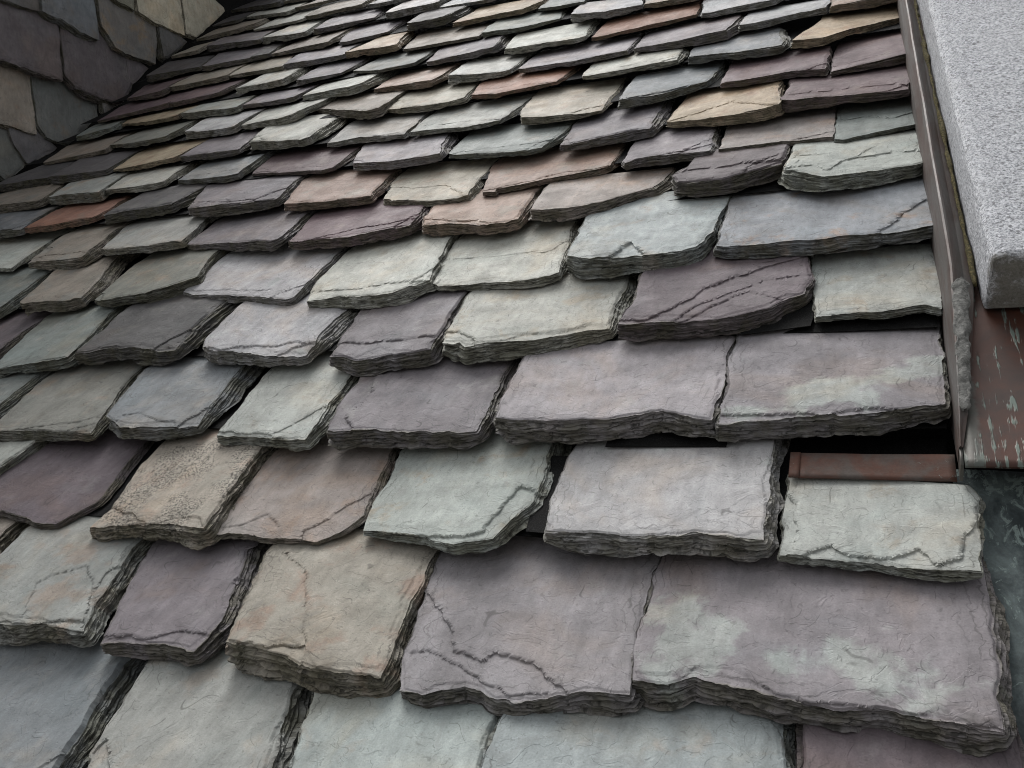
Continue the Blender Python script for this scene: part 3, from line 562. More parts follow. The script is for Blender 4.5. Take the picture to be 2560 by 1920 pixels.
def slate_mesh(L, F, Rr, tl, tr, T, e, seed, step, layers, col, ext=.45, blobs=(), speck=0., flare=None, ledges=(), chip=False):
    """A cleft slate as one closed mesh: a relief top laid over the traced outline, ragged
    split layers round the edges and a plain underside. Coordinates relative to the tail."""
    rng = random.Random(seed)
    L = [np.array(p) for p in L]; Rr = [np.array(p) for p in Rr]; F = [np.array(p) for p in F]
    FL, FR = L[-1], Rr[0]
    tail = min(FL[1], FR[1])
    up = np.array([0, ext * e])
    left = [FL] + L[-2::-1] + ([L[0] + up] if ext else [])
    right = Rr + ([Rr[-1] + up] if ext else [])
    front = [FL] + F + [FR]
    if chip:                                        # knocked corners
        a, b = rng.uniform(0, .014), rng.uniform(0, .014)
        front = [FL + (0, a)] + ([FL + (rng.uniform(.012, .035), rng.uniform(-.003, .002))] if a > .005 else []) + F \
            + ([FR + (-rng.uniform(.012, .035), rng.uniform(-.003, .002))] if b > .005 else []) + [FR + (0, b)]
        left[0] = front[0]; right = [front[-1]] + list(right[1:])
    wid = np.hypot(*(FR - FL)); 
    nu = int(np.clip(wid / step, 10, 180)) + 1
    vis = np.hypot(*(L[0] - FL))
    nvv = int(np.clip(vis / step * .72, 6, 100))
    frac = 1 / (1 + (ext * e / max(vis, .05)))
    tt = np.concatenate((frac * np.linspace(0, 1, nvv) ** 1.35, np.linspace(frac, 1, 4)[1:])) if ext else np.linspace(0, 1, nvv) ** 1.2
    nv = len(tt)
    ss = np.linspace(0, 1, nu)
    fc, flen = resample(front, ss); lc, llen = resample(left, tt); rc, rlen = resample(right, tt)
    bc = lc[-1] + (rc[-1] - lc[-1]) * ss[:, None]
    # ragged outline
    am = min(.0058, .02 * max(wid, .1) + .001)
    w_end = np.clip(np.minimum(ss, 1 - ss) * 8, 0, 1)
    fc[:, 1] += am * fbm(ss * flen * 11, 3.1, seed, 6, .64) * (.4 + .6 * w_end)
    we = np.clip(tt * 8, 0, 1)
    lc[:, 0] += am * .8 * fbm(tt * llen * 11, 5.7, seed + 1, 6, .64) * we
    rc[:, 0] += am * .8 * fbm(tt * rlen * 11, 9.3, seed + 2, 6, .64) * we
    S, Tq = np.meshgrid(ss, tt)                     # (nv, nu)
    def coons(i): 
        return ((1 - Tq) * fc[None, :, i] + Tq * bc[None, :, i] + (1 - S) * lc[:, None, i] + S * rc[:, None, i]
                - ((1 - S) * (1 - Tq) * fc[0, i] + S * (1 - Tq) * fc[-1, i] + (1 - S) * Tq * bc[0, i] + S * Tq * bc[-1, i]))
    U, Vv = coons(0), coons(1)
    slope = T / e
    bot = -slope * (Vv - tail)
    th = tl + (tr - tl) * S
    # gentle warp of the cleft face
    tmin = min(tl, tr)
    wv = tmin * .06 * fbm(U * 7, Vv * 7, seed + 3, 3) + tmin * .012 * fbm(U * 26, Vv * 40, seed + 4, 3)
    wv = wv - tmin * .06
    # ledges where the upper layers have broken back from the edges
    df = np.abs(Vv - fc[None, :, 1]); dl = np.abs(U - lc[:, None, 0]); dr = np.abs(rc[:, None, 0] - U)
    drop = np.zeros_like(U)
    nled = rng.choice((1, 2, 2, 3))
    big = rng.random() < .45
    for j in range(nled):
        amp = (.010 + .030 * rng.random() * (1.6 if big and j == 0 else .6))
        cf = .0012 + amp * np.clip(fbm(S * wid * 9, Tq * 1.2, seed + 31 * j + 5, 3) + .12, 0, 2)
        cl = .0008 + amp * .5 * np.clip(fbm(Tq * 3, S, seed + 31 * j + 6, 3) - .1, 0, 2)
        cr = .0008 + amp * .45 * np.clip(fbm(Tq * 3, S, seed + 31 * j + 7, 3) - .1, 0, 2)
        d = np.minimum(np.minimum(df / cf, dl / cl), dr / cr)
        drop += tmin * (.02 + .04 * rng.random()) * sstep(1.03, .97, d)
    for poly, dz in ledges:                        # layers broken away inside a traced outline
        px = U + .0045 * fbm(U * 26, Vv * 26, seed + 61, 4, .6); py = Vv + .0045 * fbm(U * 26, Vv * 26, seed + 62, 4, .6)
        sd_, gx, gy = inside(poly, px, py)
        cell = np.maximum(step, np.abs(np.gradient(Vv, axis=0)))
        near = np.abs(sd_) < .55 * np.maximum(step, np.abs(np.gradient(Vv, axis=0)))
        lip = (sd_ < 0) & ~near & (sd_ > -1.25 * cell)
        for q_ in (near, lip): q_[0] = q_[-1] = False; q_[:, 0] = q_[:, -1] = False
        pull = near * 1. + lip * .86
        U = U + gx * pull; Vv = Vv + gy * pull     # grid points snap to the break line
        drop += .5 * dz * np.where(near, 1., (sd_ > 0) * 1.)
    bot = -slope * (Vv - tail)
    Z = bot + th + wv - np.minimum(drop, th * .5)
    if ext:
        Z[-3:] -= .0015
    verts = [np.stack([U, Vv, Z], -1).reshape(-1, 3)]
    idx = np.arange(nv * nu).reshape(nv, nu)
    quads = [np.stack([idx[:-1, :-1], idx[:-1, 1:], idx[1:, 1:], idx[1:, :-1]], -1).reshape(-1, 4)]
    zr = Z.ravel()[quads[0]]
    flat = [(zr.max(1) - zr.min(1)) > .0016]
    # perimeter: tail, right, head, left
    ring = np.concatenate((idx[0, :-1], idx[:-1, -1], idx[-1, :0:-1], idx[:0:-1, 0]))
    m = len(ring)
    B = verts[0][ring]
    tang = np.roll(B[:, :2], -2, 0) - np.roll(B[:, :2], 2, 0)
    for _ in range(3): tang = tang + np.roll(tang, 1, 0) + np.roll(tang, -1, 0)
    tang /= np.linalg.norm(tang, axis=1)[:, None] + 1e-9
    nrm = np.stack([tang[:, 1], -tang[:, 0]], 1)
    arc = np.concatenate(([0], np.cumsum(np.hypot(*np.diff(B[:, :2], axis=0).T))))
    zb = bot.ravel()[ring]
    tk = B[:, 2] - zb
    isback = np.zeros(m); isback[nu - 1 + nv - 1: nu - 1 + nv - 1 + nu - 1] = 1
    rough = 1 - isback
    prot = .24 + .40 * rng.random()
    pr = np.full(m, prot)
    nR = nu - 1
    pr[nR:nR + nv - 1] = max(.18, .8 * prot) if flare is None else prot + (np.clip((flare - .007) / max(tmin, .004), .15, 1.5) - prot) * sstep(.02, .3, tt[:-1])
    pr[nR + nv - 1 + nu - 1:] = .30
    for c_ in (0, nR): pr[max(0, c_ - 3):c_ + 4] *= .45
    for _ in range(4): pr = (pr + np.roll(pr, 1) + np.roll(pr, -1)) / 3
    bowl = rng.uniform(-.15, .08)
    base_id = len(verts[0]); prev = ring
    cuts = np.sort(np.array([(i + rng.uniform(-.9, .9)) / layers for i in range(1, layers)])).clip(.03, .97)
    cuts = np.concatenate((cuts, [1.]))
    zprev = np.zeros(m)
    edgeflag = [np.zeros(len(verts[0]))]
    low = 1 - rough * .30 * np.clip(fbm(arc * 13, 2.2, seed + 49, 4, .6) + .05, 0, 1)
    for k, f in enumerate(cuts):
        wave = .12 * fbm(arc * 13, f * 1.4, seed + 50, 3, .6) * 4 * f * (1 - f) + .045 * fbm(arc * 22, k * 1.9, seed + 53, 3, .6)
        fz = np.minimum(np.maximum(np.clip(f + wave, 0, 1), zprev + .008), low) if f < 1 else low
        q = (k + .7) / layers
        o = (pr * q - bowl * max(0, q - .65)) * tk
        o = o + rough * tk * (.15 * q * fbm(arc * 15, k * .33, seed + 90, 3, .6) + .055 * fbm(arc * 42, k * 1.9, seed + 94, 2)
                              + .065 * np.tanh(6 * fbm(arc * 13, k * 2.3, seed + 97, 3, .6)) + .04 * rng.uniform(-1, 1)) + rough * .0009 * noise2(arc * 170, k * 5.1, seed + 91)
        if k == 0: o = np.maximum(o, .0002)
        xy = B[:, :2] + nrm * o[:, None]
        for z_ in (zprev, fz):
            verts.append(np.column_stack((xy, B[:, 2] - z_ * tk)))
            cur = base_id + np.arange(m); base_id += m
            quads.append(np.stack([prev, cur, np.roll(cur, -1), np.roll(prev, -1)], -1))
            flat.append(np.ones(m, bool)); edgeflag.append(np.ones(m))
            prev = cur
        zprev = fz
    verts = np.concatenate(verts); quads = np.concatenate(quads)
    edgeflag = np.concatenate(edgeflag)
    cu, cv = float((FL[0] + FR[0]) / 2), float(tail)
    attr_pos = verts.copy()
    verts[:, 0] -= cu; verts[:, 1] -= cv
    me = quads_mesh('slate', verts, quads, np.concatenate(flat), [list(prev[::-1])])
    n = len(verts)
    c1, c2, amt = COL[col]
    c1, c2 = (np.array(lin(q)) for q in (c1, c2))
    warm = lambda c: .64 if c[0] > c[1] > c[2] * 1.02 else .58
    c1 = c1.mean() + (c1 - c1.mean()) * warm(c1); c2 = c2.mean() + (c2 - c2.mean()) * warm(c2)
    j = np.array([rng.uniform(-.015, .015) for _ in range(3)]) + rng.uniform(-.10, .08)
    a1 = np.ones((n, 4)); a1[:, :3] = c1 * ALBEDO * (1 + j) * (1.15 if col[0] == 'k' else 1.)
    a2 = np.ones((n, 4)); a2[:, :3] = c2 * ALBEDO * (1 + j * .5)
    al = np.full(n, amt * .82)
    for bu, bv, ru, rv, ang, s_ in blobs:
        x = attr_pos[:, 0] - bu; y = attr_pos[:, 1] - bv; ca, sa = math.cos(ang), math.sin(ang)
        al = np.maximum(al, s_ * np.exp(-(((x * ca + y * sa) / ru) ** 2 + ((-x * sa + y * ca) / rv) ** 2)))
    a2[:, 3] = al
    for nm, arr, ty in (('tint', a1, 'FLOAT_COLOR'), ('tint2', a2, 'FLOAT_COLOR')):
        at = me.attributes.new(nm, ty, 'POINT'); at.data.foreach_set('color', arr.astype(np.float32).ravel())
    at = me.attributes.new('misc', 'FLOAT_VECTOR', 'POINT')
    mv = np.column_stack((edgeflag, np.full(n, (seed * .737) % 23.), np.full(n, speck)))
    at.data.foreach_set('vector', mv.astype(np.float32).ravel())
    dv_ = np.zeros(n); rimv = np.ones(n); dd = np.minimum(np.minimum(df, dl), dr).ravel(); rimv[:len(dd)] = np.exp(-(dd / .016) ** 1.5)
    dv_[:len(dd)] = dd
    at = me.attributes.new('inset', 'FLOAT', 'POINT'); at.data.foreach_set('value', dv_.astype(np.float32))
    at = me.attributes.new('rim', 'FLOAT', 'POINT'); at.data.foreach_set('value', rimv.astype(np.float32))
    return me, (cu, cv)

roof = empty('slate_roof', ROOF4)
tag(roof, 'steep roof of thick multicoloured slates in overlapping courses', 'roof')

BLOBS = {  # pale or stained patches seen on particular slates: (row, nth) -> blobs (u, v, ru, rv, angle, strength)
 (3, 6): ((-.08, 1.045, .19, .045, .5, .84), (-.16, 1.0, .11, .03, .1, .7)),
 (1, 5): ((-.19, .61, .10, .08, .3, .62), (-.02, .58, .16, .045, -.15, .64), (-.24, .66, .06, .06, 0, .56)),
}
SPECK = {(2, 2): .47, (2, 4): .20}
LEDGE = {  # (row, nth) -> broken-away layers: outline, depth
 (1,1): (([(-1.2478,0.5319),(-1.2904,0.6036),(-1.2681,0.6305),(-1.2285,0.6524),(-1.1395,0.576),(-1.1337,0.5314)],0.0022), ([(-1.1594,0.6722),(-1.1731,0.6403),(-1.1638,0.5881),(-1.1319,0.5446),(-1.0885,0.4903),(-0.9827,0.5017),(-1.1239,0.7343)],0.005), ([(-1.2945,0.5193),(-1.221,0.5242),(-1.1755,0.5356),(-1.1258,0.5375),(-1.0727,0.4766),(-1.2667,0.4511)],0.004),),
 (1,2): (([(-1.1001,0.5228),(-1.0712,0.5278),(-1.0085,0.5293),(-0.9564,0.5442),(-0.905,0.5441),(-0.8366,0.495),(-1.0581,0.4727)],0.004), ([(-0.9468,0.7467),(-0.9353,0.6963),(-0.932,0.6641),(-0.8981,0.5859),(-0.8877,0.5553),(-0.8265,0.5272),(-0.8873,0.7395)],0.006),),
 (1,3): (([(-0.8797,0.5265),(-0.8188,0.5271),(-0.7852,0.5232),(-0.7298,0.5415),(-0.6987,0.4961),(-0.7075,0.441),(-0.8369,0.4412)],0.007), ([(-0.8897,0.7262),(-0.7981,0.6719),(-0.7707,0.6239),(-0.7517,0.58),(-0.7298,0.5415),(-0.8564,0.4945),(-0.9448,0.6104)],0.0018),),
 (1,4): (([(-0.6091,0.6749),(-0.5768,0.6395),(-0.5343,0.5991),(-0.5124,0.5654),(-0.4718,0.5573),(-0.4583,0.5673),(-0.3887,0.5523),(-0.3711,0.5326),(-0.3434,0.5102),(-0.3328,0.4684),(-0.5792,0.4375),(-0.6964,0.6671)],0.005), ([(-0.5534,0.5634),(-0.4974,0.5422),(-0.4458,0.5164),(-0.4136,0.5049),(-0.3731,0.5148),(-0.3592,0.4651),(-0.5792,0.4375),(-0.6359,0.5538)],0.003),),
 (2,2): (([(-1.2627,0.7761),(-1.2285,0.764),(-1.2001,0.7628),(-1.1557,0.7384),(-1.1119,0.6752),(-1.2802,0.6696),(-1.3677,0.7779)],0.005),),
 (2,3): (([(-0.7759,0.8644),(-0.7838,0.8507),(-0.8245,0.7853),(-0.849,0.7586),(-0.8266,0.6847),(-0.7321,0.6921),(-0.732,0.8601)],0.004), ([(-1.0421,0.745),(-0.9772,0.757),(-0.9436,0.7893),(-0.9022,0.7564),(-0.9319,0.747),(-1.0037,0.6878)],0.0025),),
 (2,4): (([(-0.5166,0.8621),(-0.5259,0.8404),(-0.53,0.8054),(-0.5337,0.761),(-0.5724,0.7467),(-0.6769,0.7528),(-0.6482,0.6848),(-0.475,0.6914),(-0.4136,0.8125)],0.007),),
 (2,6): (([(-0.1119,0.7448),(-0.0655,0.7706),(-0.0427,0.7516),(0.0016,0.7543),(0.0372,0.7738),(0.0496,0.7444),(0.0838,0.7545),(0.0886,0.7857),(0.1041,0.8284),(0.1089,0.8656),(0.1545,0.8677),(0.1336,0.683),(-0.164,0.6586),(-0.1377,0.743)],0.0055), ([(-0.126,0.8781),(-0.1112,0.8486),(-0.1112,0.7516),(-0.1474,0.7227),(-0.1619,0.8768)],0.004),),
 (3,4): (([(-0.9082,1.1903),(-0.8682,1.0726),(-0.8785,1.0003),(-0.8536,0.9631),(-0.8283,0.8845),(-0.9181,0.8816),(-0.9576,1.0216),(-0.9919,1.1903)],0.006),),
 (4,6): (([(-0.4321,1.2372),(-0.3764,1.2328),(-0.3202,1.2914),(-0.2651,1.369),(-0.1885,1.4203),(-0.1094,1.4596),(-0.0698,1.1951),(-0.2043,1.1082),(-0.4311,1.1152)],0.005), ([(-0.3452,1.2112),(-0.3308,1.226),(-0.2873,1.2882),(-0.2384,1.331),(-0.184,1.3685),(-0.0833,1.3973),(-0.0692,1.1714),(-0.3199,1.0998)],0.003), ([(-0.3292,1.2103),(-0.3198,1.2215),(-0.2697,1.2711),(-0.2166,1.3287),(-0.1537,1.2908),(-0.1429,1.1291),(-0.3141,1.1113)],0.0025),),
 (5,5): (([(-0.8948,1.5416),(-0.7662,1.5328),(-0.6402,1.5368),(-0.621,1.5893),(-0.583,1.5914),(-0.5314,1.3156),(-0.8403,1.3536)],0.002),),
 (5,6): (([(-0.4892,1.4288),(-0.4582,1.5029),(-0.4221,1.45),(-0.3972,1.3298),(-0.4694,1.3342)],0.009),),
 (5,7): (([(0.0007,1.4739),(0.0199,1.4938),(0.0505,1.5539),(0.0839,1.5979),(0.1422,1.6002),(0.1249,1.3595),(-0.0003,1.3776)],0.005),),
 (6,8): (([(-0.2078,1.732),(-0.158,1.7227),(-0.1246,1.7304),(-0.0882,1.6932),(-0.0542,1.7565),(-0.0005,1.7773),(0.0696,1.7853),(0.1214,1.7743),(0.1074,1.5294),(-0.2124,1.5644)],0.0045), ([(-0.1574,1.798),(-0.0935,1.7986),(-0.083,1.7509),(-0.0395,1.7622),(-0.0135,1.8168),(-0.0049,1.7634),(-0.1,1.734),(-0.1545,1.7515)],0.002),),
 (7,5): (([(-1.2269,1.9491),(-1.1195,1.9001),(-1.0242,1.8968),(-0.9433,1.8264),(-0.8904,1.6808),(-1.1579,1.7249)],0.003),),
 (7,9): (([(-0.1019,2.0458),(-0.0664,2.0115),(-0.0248,2.0225),(0.0346,1.9856),(0.0856,2.0205),(0.1345,1.9964),(0.1187,1.724),(-0.1021,1.7728)],0.004),),
 (8,8): (([(-0.4875,2.0713),(-0.4138,2.0893),(-0.3308,2.15),(-0.2328,2.053),(-0.1684,2.0247),(-0.1574,1.8108),(-0.4727,1.9172)],0.004),),
 (2,5): (), (3,5): (),
}
LABEL = {(2, 2): 'tan slate speckled with black lichen', (3, 6): 'purple slate with a pale green diagonal streak',
         (1, 5): 'wide purple slate with pale green patches', (4, 6): 'purple slate with rippled ledges',
         (5, 7): 'long blue grey slate with orange rust spots', (7, 1): 'small orange brown slate',
         (8, 8): 'yellow ochre slate', (12, 7): 'rust orange slate', (2, 6): 'pale green slate under the copper strip'}
def wild_ledges(L, F, Rr, t, sd_):
    """One or two thin layers broken back from the tail or a corner, for slates without traced ones."""
    q = random.Random(sd_); out = []
    a, b = L[-1], Rr[0]; w = b[0] - a[0]; low = min(a[1], b[1]) - .05
    for _ in range(q.choice((0, 0, 1, 1))):
        i0, i1 = q.uniform(-.03, .06), q.uniform(-.03, .06); pts = []
        n = q.randint(5, 8)
        for k in range(n + 1):
            f = -.08 + 1.16 * k / n
            pts.append((a[0] + w * (f + q.uniform(-.04, .04)), a[1] + (b[1] - a[1]) * f + i0 + (i1 - i0) * f + q.uniform(-.009, .009)))
        out.append((pts + [(b[0] + .1 * w, low), (a[0] - .1 * w, low)], t * q.uniform(.07, .2)))
    if q.random() < .5:
        sg, c = (1, a) if q.random() < .35 else (-1, b)
        du, dv = q.uniform(.03, .10), q.uniform(.03, .12)
        pts = [(c[0] + sg * du, low), (c[0] + sg * du * q.uniform(.8, 1), c[1] + dv * .1), (c[0] + sg * du * .6, c[1] + dv * q.uniform(.3, .5)), (c[0] + sg * du * .2, c[1] + dv * q.uniform(.7, .9)), (c[0] - sg * .03, c[1] + dv), (c[0] - sg * .05, low)]
        out.append((pts, t * q.uniform(.08, .22)))
    return out
count = {}
extent = {}
seed = 11
for r, L, F, Rr, tl, tr, gap, col in SLATES:
    i = count.get(r, 0); count[r] = i + 1
    lo, hi = extent.get(r, (9, -9))
    extent[r] = (min(lo, L[-1][0], L[0][0]), max(hi, Rr[0][0], Rr[-1][0]))
    seed += 13
    step, lay = ((.0025, 16) if r < 3 else (.0032, 14) if r < 5 else (.0048, 11) if r < 8 else (.007, 8) if r < 11 else (.009, 6))
    me, (cu, cv) = slate_mesh(L, F, Rr, tl, tr, TT[r], EX[r], seed, step, lay, col, 0 if (r, i) == (2, 6) else .45,
                              BLOBS.get((r, i), ()), SPECK.get((r, i), 0.), gap, LEDGE[(r, i)] if (r, i) in LEDGE else wild_ledges(L, F, Rr, (tl + tr) / 2, seed + 5) if r < 11 else (), r >= 4)
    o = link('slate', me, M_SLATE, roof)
    o.location = (cu, cv, 0)
    if (r, i) in LABEL: o['label'] = LABEL[(r, i)]

# the courses run on beyond the picture: same slates, plainer
VALLEY_U = CHEEK_U + .03
rng = random.Random(5)
keys = ('g', 'l', 'p', 't', 'c', 'e', 'r', 'o', 'w', 'b', 'd', 'ge')
def filler(r, u0, u1, vfr):
    global seed
    seed += 13
    e, T = EX[r], TT[r]; t = T * rng.uniform(.55, .9); dv = rng.uniform(-.01, .012)
    me, (cu, cv) = slate_mesh(((u0, vfr + e), (u0, vfr + dv)), (), ((u1, vfr + dv * .5), (u1, vfr + e)), t, t, T, e, seed, .02, 4, rng.choice(keys))
    o = link('slate', me, M_SLATE, roof); o.location = (cu, cv, 0)
for r in range(0, 19):
    lo, hi = extent[r]
    lim = max(VALLEY_U, lo - .8)
    u = lo - .006
    while u > lim + .1:
        w = min(rng.uniform(.2, .32), u - lim); filler(r, u - w, u, VF[r]); u -= w + .006
    u = hi + .006
    while u < .07 - .09:
        w = min(rng.uniform(.2, .32), .075 - u); filler(r, u, u + w, VF[r]); u += w + .006

# felt laid between the courses, and the deck below
def strip(name, pts, n_of, th, mat, parent):
    top = [(u, v, n_of(u, v)) for u, v in pts]
    bot_ = [(u, v, n - th) for u, v, n in top]
    me = bpy.data.meshes.new(name); k = len(top)
    me.from_pydata(top + bot_, [], [list(range(k)), list(range(2 * k - 1, k - 1, -1))] + [(i, i + k, (i + 1) % k + k, (i + 1) % k) for i in range(k)])
    return link(name, me, mat, parent)
for r in range(1, 19):
    u0 = max(VALLEY_U, extent[r][0] - .6); u1 = .082
    lowe = []
    u = u0
    while u < u1 - .02:
        lowe.append((u, VF[r] + .034 + rng.uniform(-.004, .004))); u += rng.uniform(.1, .3)
    lowe.append((u1, VF[r] + .036))
    pts = lowe + [(u1, VF[r] + 1.25 * EX[r]), (u0, VF[r] + 1.25 * EX[r])]
    strip('felt_strip', pts, lambda u, v, r=r: -TT[r] / EX[r] * (v - VF[r]) - .004, .0015, M_FELT, roof)
strip('felt_strip', ((-.482, .778), (-.452, .776), (-.448, .95), (-.50, .95)), lambda u, v: .001 - .11 * (v - .78), .0015, M_FELT, roof)
strip('felt_strip', ((-.22, 1.222), (-.108, 1.243), (-.100, 1.32), (-.22, 1.32)), lambda u, v: -.001 - .12 * (v - 1.23), .0015, M_FELT, roof)
strip('felt_strip', ((-.40, .955), (-.215, .957), (-.215, 1.05), (-.40, 1.05)), lambda u, v: -.001 - .13 * (v - .955), .0015, M_FELT, roof)
strip('roof_deck', ((VALLEY_U, .12), (.5, .12), (.5, 4.6), (VALLEY_U, 4.6)), lambda u, v: -.085, .03, M_FELT, roof)

# ------------------------------------------------------------------ dormer cheek at the valley
CH = Matrix.Translation(ORIGIN + Vector((CHEEK_U, 0, 0))) @ Matrix(((0, 0, 1), (1, 0, 0), (0, 1, 0))).to_4x4()
dormer = empty('dormer_wall', CH)
tag(dormer, 'dark slate-hung dormer wall meeting the roof at the valley', 'wall')
for L, F, Rr, col in CHEEK:
    seed += 13
    tk_ = .024 + .02 * ((seed * 7) % 10) / 10
    me, (cu, cv) = slate_mesh(L, F, Rr, tk_, tk_, .044, .3, seed, .009, 8, col, .35)
    o = link('slate', me, M_SLATE, dormer); o.location = (cu, cv, 0)
yl = min(p[0] for a in CHEEK for s_ in a[:3] for p in s_); zb_ = min(p[1] for a in CHEEK for s_ in a[:3] for p in s_); zt_ = max(p[1] for a in CHEEK for s_ in a[:3] for p in s_)
for rr in range(5):
    u = yl - .02 - (rr % 2) * .09
    while u > yl - .75:
        w = rng.uniform(.2, .28); seed += 13; zf = zb_ - .05 + rr * .22
        me, (cu, cv) = slate_mesh(((u - w, zf + .22), (u - w, zf)), (), ((u, zf), (u, zf + .22)), .03, .03, .034, .3, seed, .02, 4, rng.choice(('kd', 'kp', 'kb', 'ke')), .3)
        o = link('slate', me, M_SLATE, dormer); o.location = (cu, cv, 0); u -= w + .006
ys = [p[0] for a in CHEEK for s in a[:3] for p in s]; zs = [p[1] for a in CHEEK for s in a[:3] for p in s]
y0, y1, z0, z1 = min(ys) - .85, max(ys) + .5, min(zs) - .6, max(zs) + .25
strip('wall_board', ((y0, z0), (y1, z0), (y1, z1 + .3), (y0, z1 + .3)), lambda u, v: -.03, .05, M_FELT, dormer)
bx = bpy.data.meshes.new('added_shade_eave')  # unseen overhang, added above the view to shade the dormer wall
ev = [(a, b, c) for a in (y0 - .1, y1 + .1) for b in (z1 + .12, z1 + .17) for c in (-.06, .30)]
bx.from_pydata(ev, [], [(0, 1, 3, 2), (4, 6, 7, 5), (0, 4, 5, 1), (2, 3, 7, 6), (0, 2, 6, 4), (1, 5, 7, 3)])
link('added_shade_eave', bx, M_BOARD, dormer)

# ------------------------------------------------------------------ granite coping
def sh(v): return -.030 * (v - 1.3) / .9          # the coping runs slightly off square to the courses
def prof_granite(grow, vv, low):
    a = grow
    pts = [(.139 + a, .035 + low), (.1405 + a * .9, .075), (.143 + a * .8, .110), (.1455 + a * .7, .124 - a * .5), (.152 + a * .4, .1315 - a * .8), (.165, .134 - a),
           (.30, .135 - a), (.55, .135 - a), (.80, .134 - a), (.815, .120), (.815, .035 + low)]
    return pts
rings = []
vst = [(1.214, .006, .004), (1.217, .003, .002), (1.222, .001, .0005), (1.24, 0, 0)] + [(1.24 + .06 * (k + 1), 0, 0) for k in range(52)]
rs = 3
for v, gr, low in vst:
    ring = []
    for q, (u, n) in enumerate(prof_granite(gr, v, low)):
        jx = .0016 * float(noise2(v * 30, q * 2.3, 7)) + .0008 * float(noise2(v * 90, q * 2.3, 8))
        dv = .05 * max(0, (.135 - n)) if v < 1.235 else 0
        ring.append((u + sh(v) + jx, v + (.004 * float(noise2(q * 3.1, v * 9, 4)) - dv * .3 if v < 1.235 else 0), n + jx * .5))
    rings.append(ring)
gme = loft('granite_coping', [list(r)[::-1] for r in rings][::1], smooth=False)
co = np.zeros(len(gme.vertices) * 3); gme.vertices.foreach_get('co', co); co = co.reshape(-1, 3)
st = np.maximum(np.clip(1 - (co[:, 1] - 1.21) / .05, 0, 1), .55 * np.clip((.10 - co[:, 2]) / .06, 0, 1))
at = gme.attributes.new('stain', 'FLOAT', 'POINT'); at.data.foreach_set('value', st.astype(np.float32))
gr_o = link('granite_coping', gme, M_GRANITE)
gr_o.matrix_world = ROOF4
tag(gr_o, 'pale speckled granite coping with a dark stained lower end', 'coping')

# ------------------------------------------------------------------ copper flashing along the coping
fl = empty('copper_flashing', ROOF4)
tag(fl, 'long dark copper flashing folded between slates and granite coping', 'flashing')
pf = [(.0905, -.055), (.0900, .004), (.0915, .030), (.1005, .0640), (.1035, .0665), (.1065, .0650), (.1200, .050), (.134, .044), (.134, .041), (.1195, .0465), (.1055, .0615), (.1035, .0630), (.1020, .0610), (.0935, .028), (.0920, .004), (.0925, -.055)]
rings = []
for k in range(60):
    v = .925 + k * (4.5 - .925) / 59
    s_ = sh(v) * .75 if v > 1.3 else 0
    squ = 1 if v > 1.27 else max(0., (v - .925) / .345) ** .8
    ring = []
    for q, (u, n) in enumerate(pf):
        j = .0007 * float(noise2(v * 9, q * .2, 21))
        uu = .0900 + (u - .0900) * (.12 + .88 * squ); nn = n if n < .03 else .03 + (n - .03) * (.12 + .88 * squ)
        ring.append((uu + s_ + j, v, max(nn, -.055 + .06 * max(0, min(1, (1.06 - v) / .12))) + j))
    rings.append(ring)
o = link('folded_strip', loft('folded_strip', [r[::-1] for r in rings], smooth=False), M_FLASH, fl)
# moss along the joint
rings = []
for k in range(260):
    v = 1.26 + k * .0125
    c_u, c_n = .1335 + sh(v), .048
    w = .0035 + .004 * max(0, float(fbm(v * 14, 2., 33, 3)) + .3)
    rings.append([(c_u + w * math.cos(a) * .8 + .002 * float(noise2(v * 60, a, 3)), v, c_n + w * math.sin(a)) for a in np.linspace(0, 2 * math.pi, 8)[:-1]])
link('moss_line', loft('moss_line', rings, smooth=True), M_MOSS, gr_o)

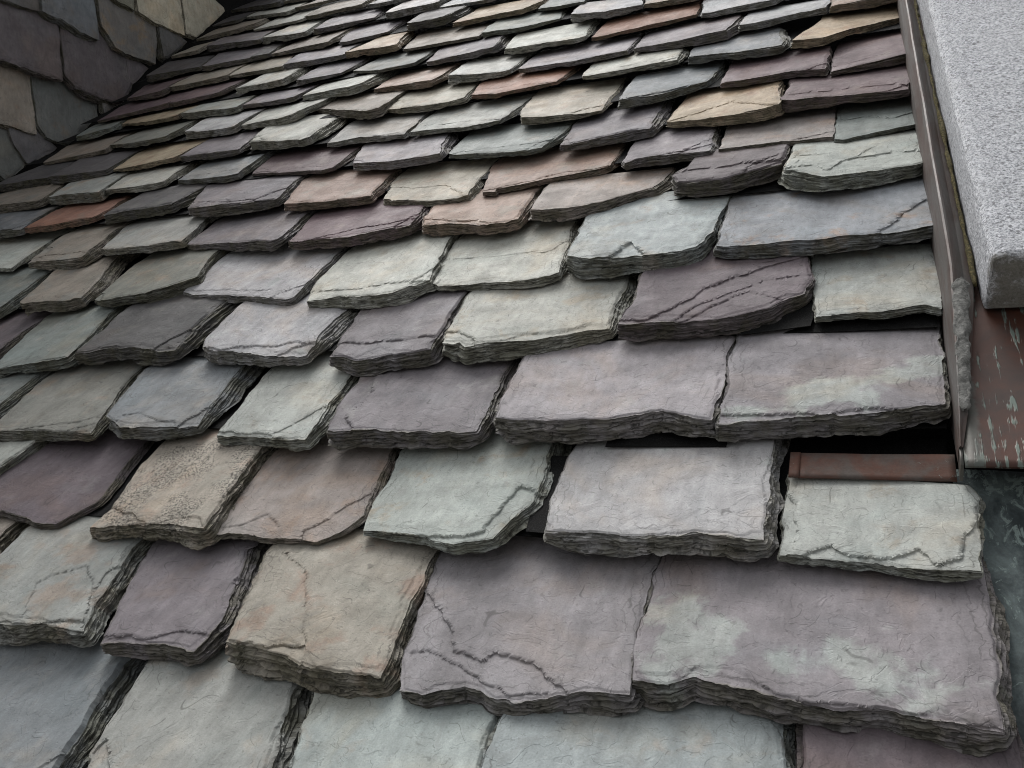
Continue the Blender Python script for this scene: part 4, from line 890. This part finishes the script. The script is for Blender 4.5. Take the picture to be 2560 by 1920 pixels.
# ------------------------------------------------------------------ copper panel and lead below the coping
def sheet(name, u0, u1, v0, v1, n, th, mat, parent, nu=24, nv=24, amp=.001, tilt=0., skew=0., sd=1):
    rows_ = []
    verts, q = [], []
    for j in range(nv + 1):
        for i in range(nu + 1):
            u = u0 + (u1 - u0) * i / nu; v = v0 + (v1 - v0) * j / nv
            verts.append((u + skew * (v - v0), v, n + tilt * (v - v0) + amp * float(fbm(u * 9, v * 9, sd, 3))))
    K = len(verts)
    verts += [(a, b, c - th) for a, b, c in verts]
    ix = lambda i, j: j * (nu + 1) + i
    for j in range(nv):
        for i in range(nu):
            a = (ix(i, j), ix(i + 1, j), ix(i + 1, j + 1), ix(i, j + 1)); q.append(a); q.append(tuple(x + K for x in a[::-1]))
    loop = [ix(i, 0) for i in range(nu)] + [ix(nu, j) for j in range(nv)] + [ix(i, nv) for i in range(nu, 0, -1)] + [ix(0, j) for j in range(nv, 0, -1)]
    for a, b in zip(loop, loop[1:] + loop[:1]): q.append((a, a + K, b + K, b))
    me = quads_mesh(name, verts, q)
    fl_ = np.zeros(len(q), bool); fl_[2 * nu * nv:] = True
    me.polygons.foreach_set('use_smooth', ~fl_)
    return link(name, me, mat, parent)
pn = empty('copper_cladding', ROOF4)
tag(pn, 'red brown copper cladding with green streaks below the granite coping', 'cladding')
sheet('panel_sheet', .0955, .62, .892, 1.30, .030, .003, M_PANEL, pn, 40, 30, .0012, 0, 0, 5)
sheet('side_fold', .0905, .0945, .896, 1.26, .029, .030, M_PANEL, pn, 1, 20, .0004, 0, .004, 6)
# lumpy mortar line on the panel's edge
rings = []
for k in range(80):
    v = .985 + k * .0034
    f_ = (v - .985) / .27
    w = (.0085 + .0035 * f_) * (1 + .18 * float(fbm(v * 40, 1., 51, 3))) * min(1, (k + 1) / 4, (80 - k) / 4)
    c_u = .1015 + .0115 * f_
    rings.append([(c_u + w * math.cos(a) + .0012 * float(noise2(v * 160, a * 2, 3)), v, .040 + .026 * f_ + (.0045 + .0025 * float(fbm(v * 70, a * 1.5, 9, 3))) * math.sin(a)) for a in np.linspace(0, math.pi, 13)])
link('mortar_bead', loft('mortar_bead', rings, closed=False, caps=False, smooth=True), M_MORTAR, pn)

ld = sheet('lead_sheet', .085, .62, .25, .945, -.034, .004, M_LEAD, None, 40, 40, .004, 0, 0, 8)
ld.matrix_world = ROOF4
tag(ld, 'blue grey lead sheet at the lower right beside the big slates', 'flashing')

cs = empty('copper_strip', ROOF4)
tag(cs, 'narrow brown copper strip above the pale green slate', 'strip')
sheet('strip_sheet', -.112, .088, .901, .952, -.006, .0015, M_STRIP, cs, 20, 5, .0008, -.05, 0, 9)
sheet('end_fold', -.124, -.110, .901, .952, -.0042, .002, M_STRIP, cs, 3, 5, .0004, -.05, 0, 10)
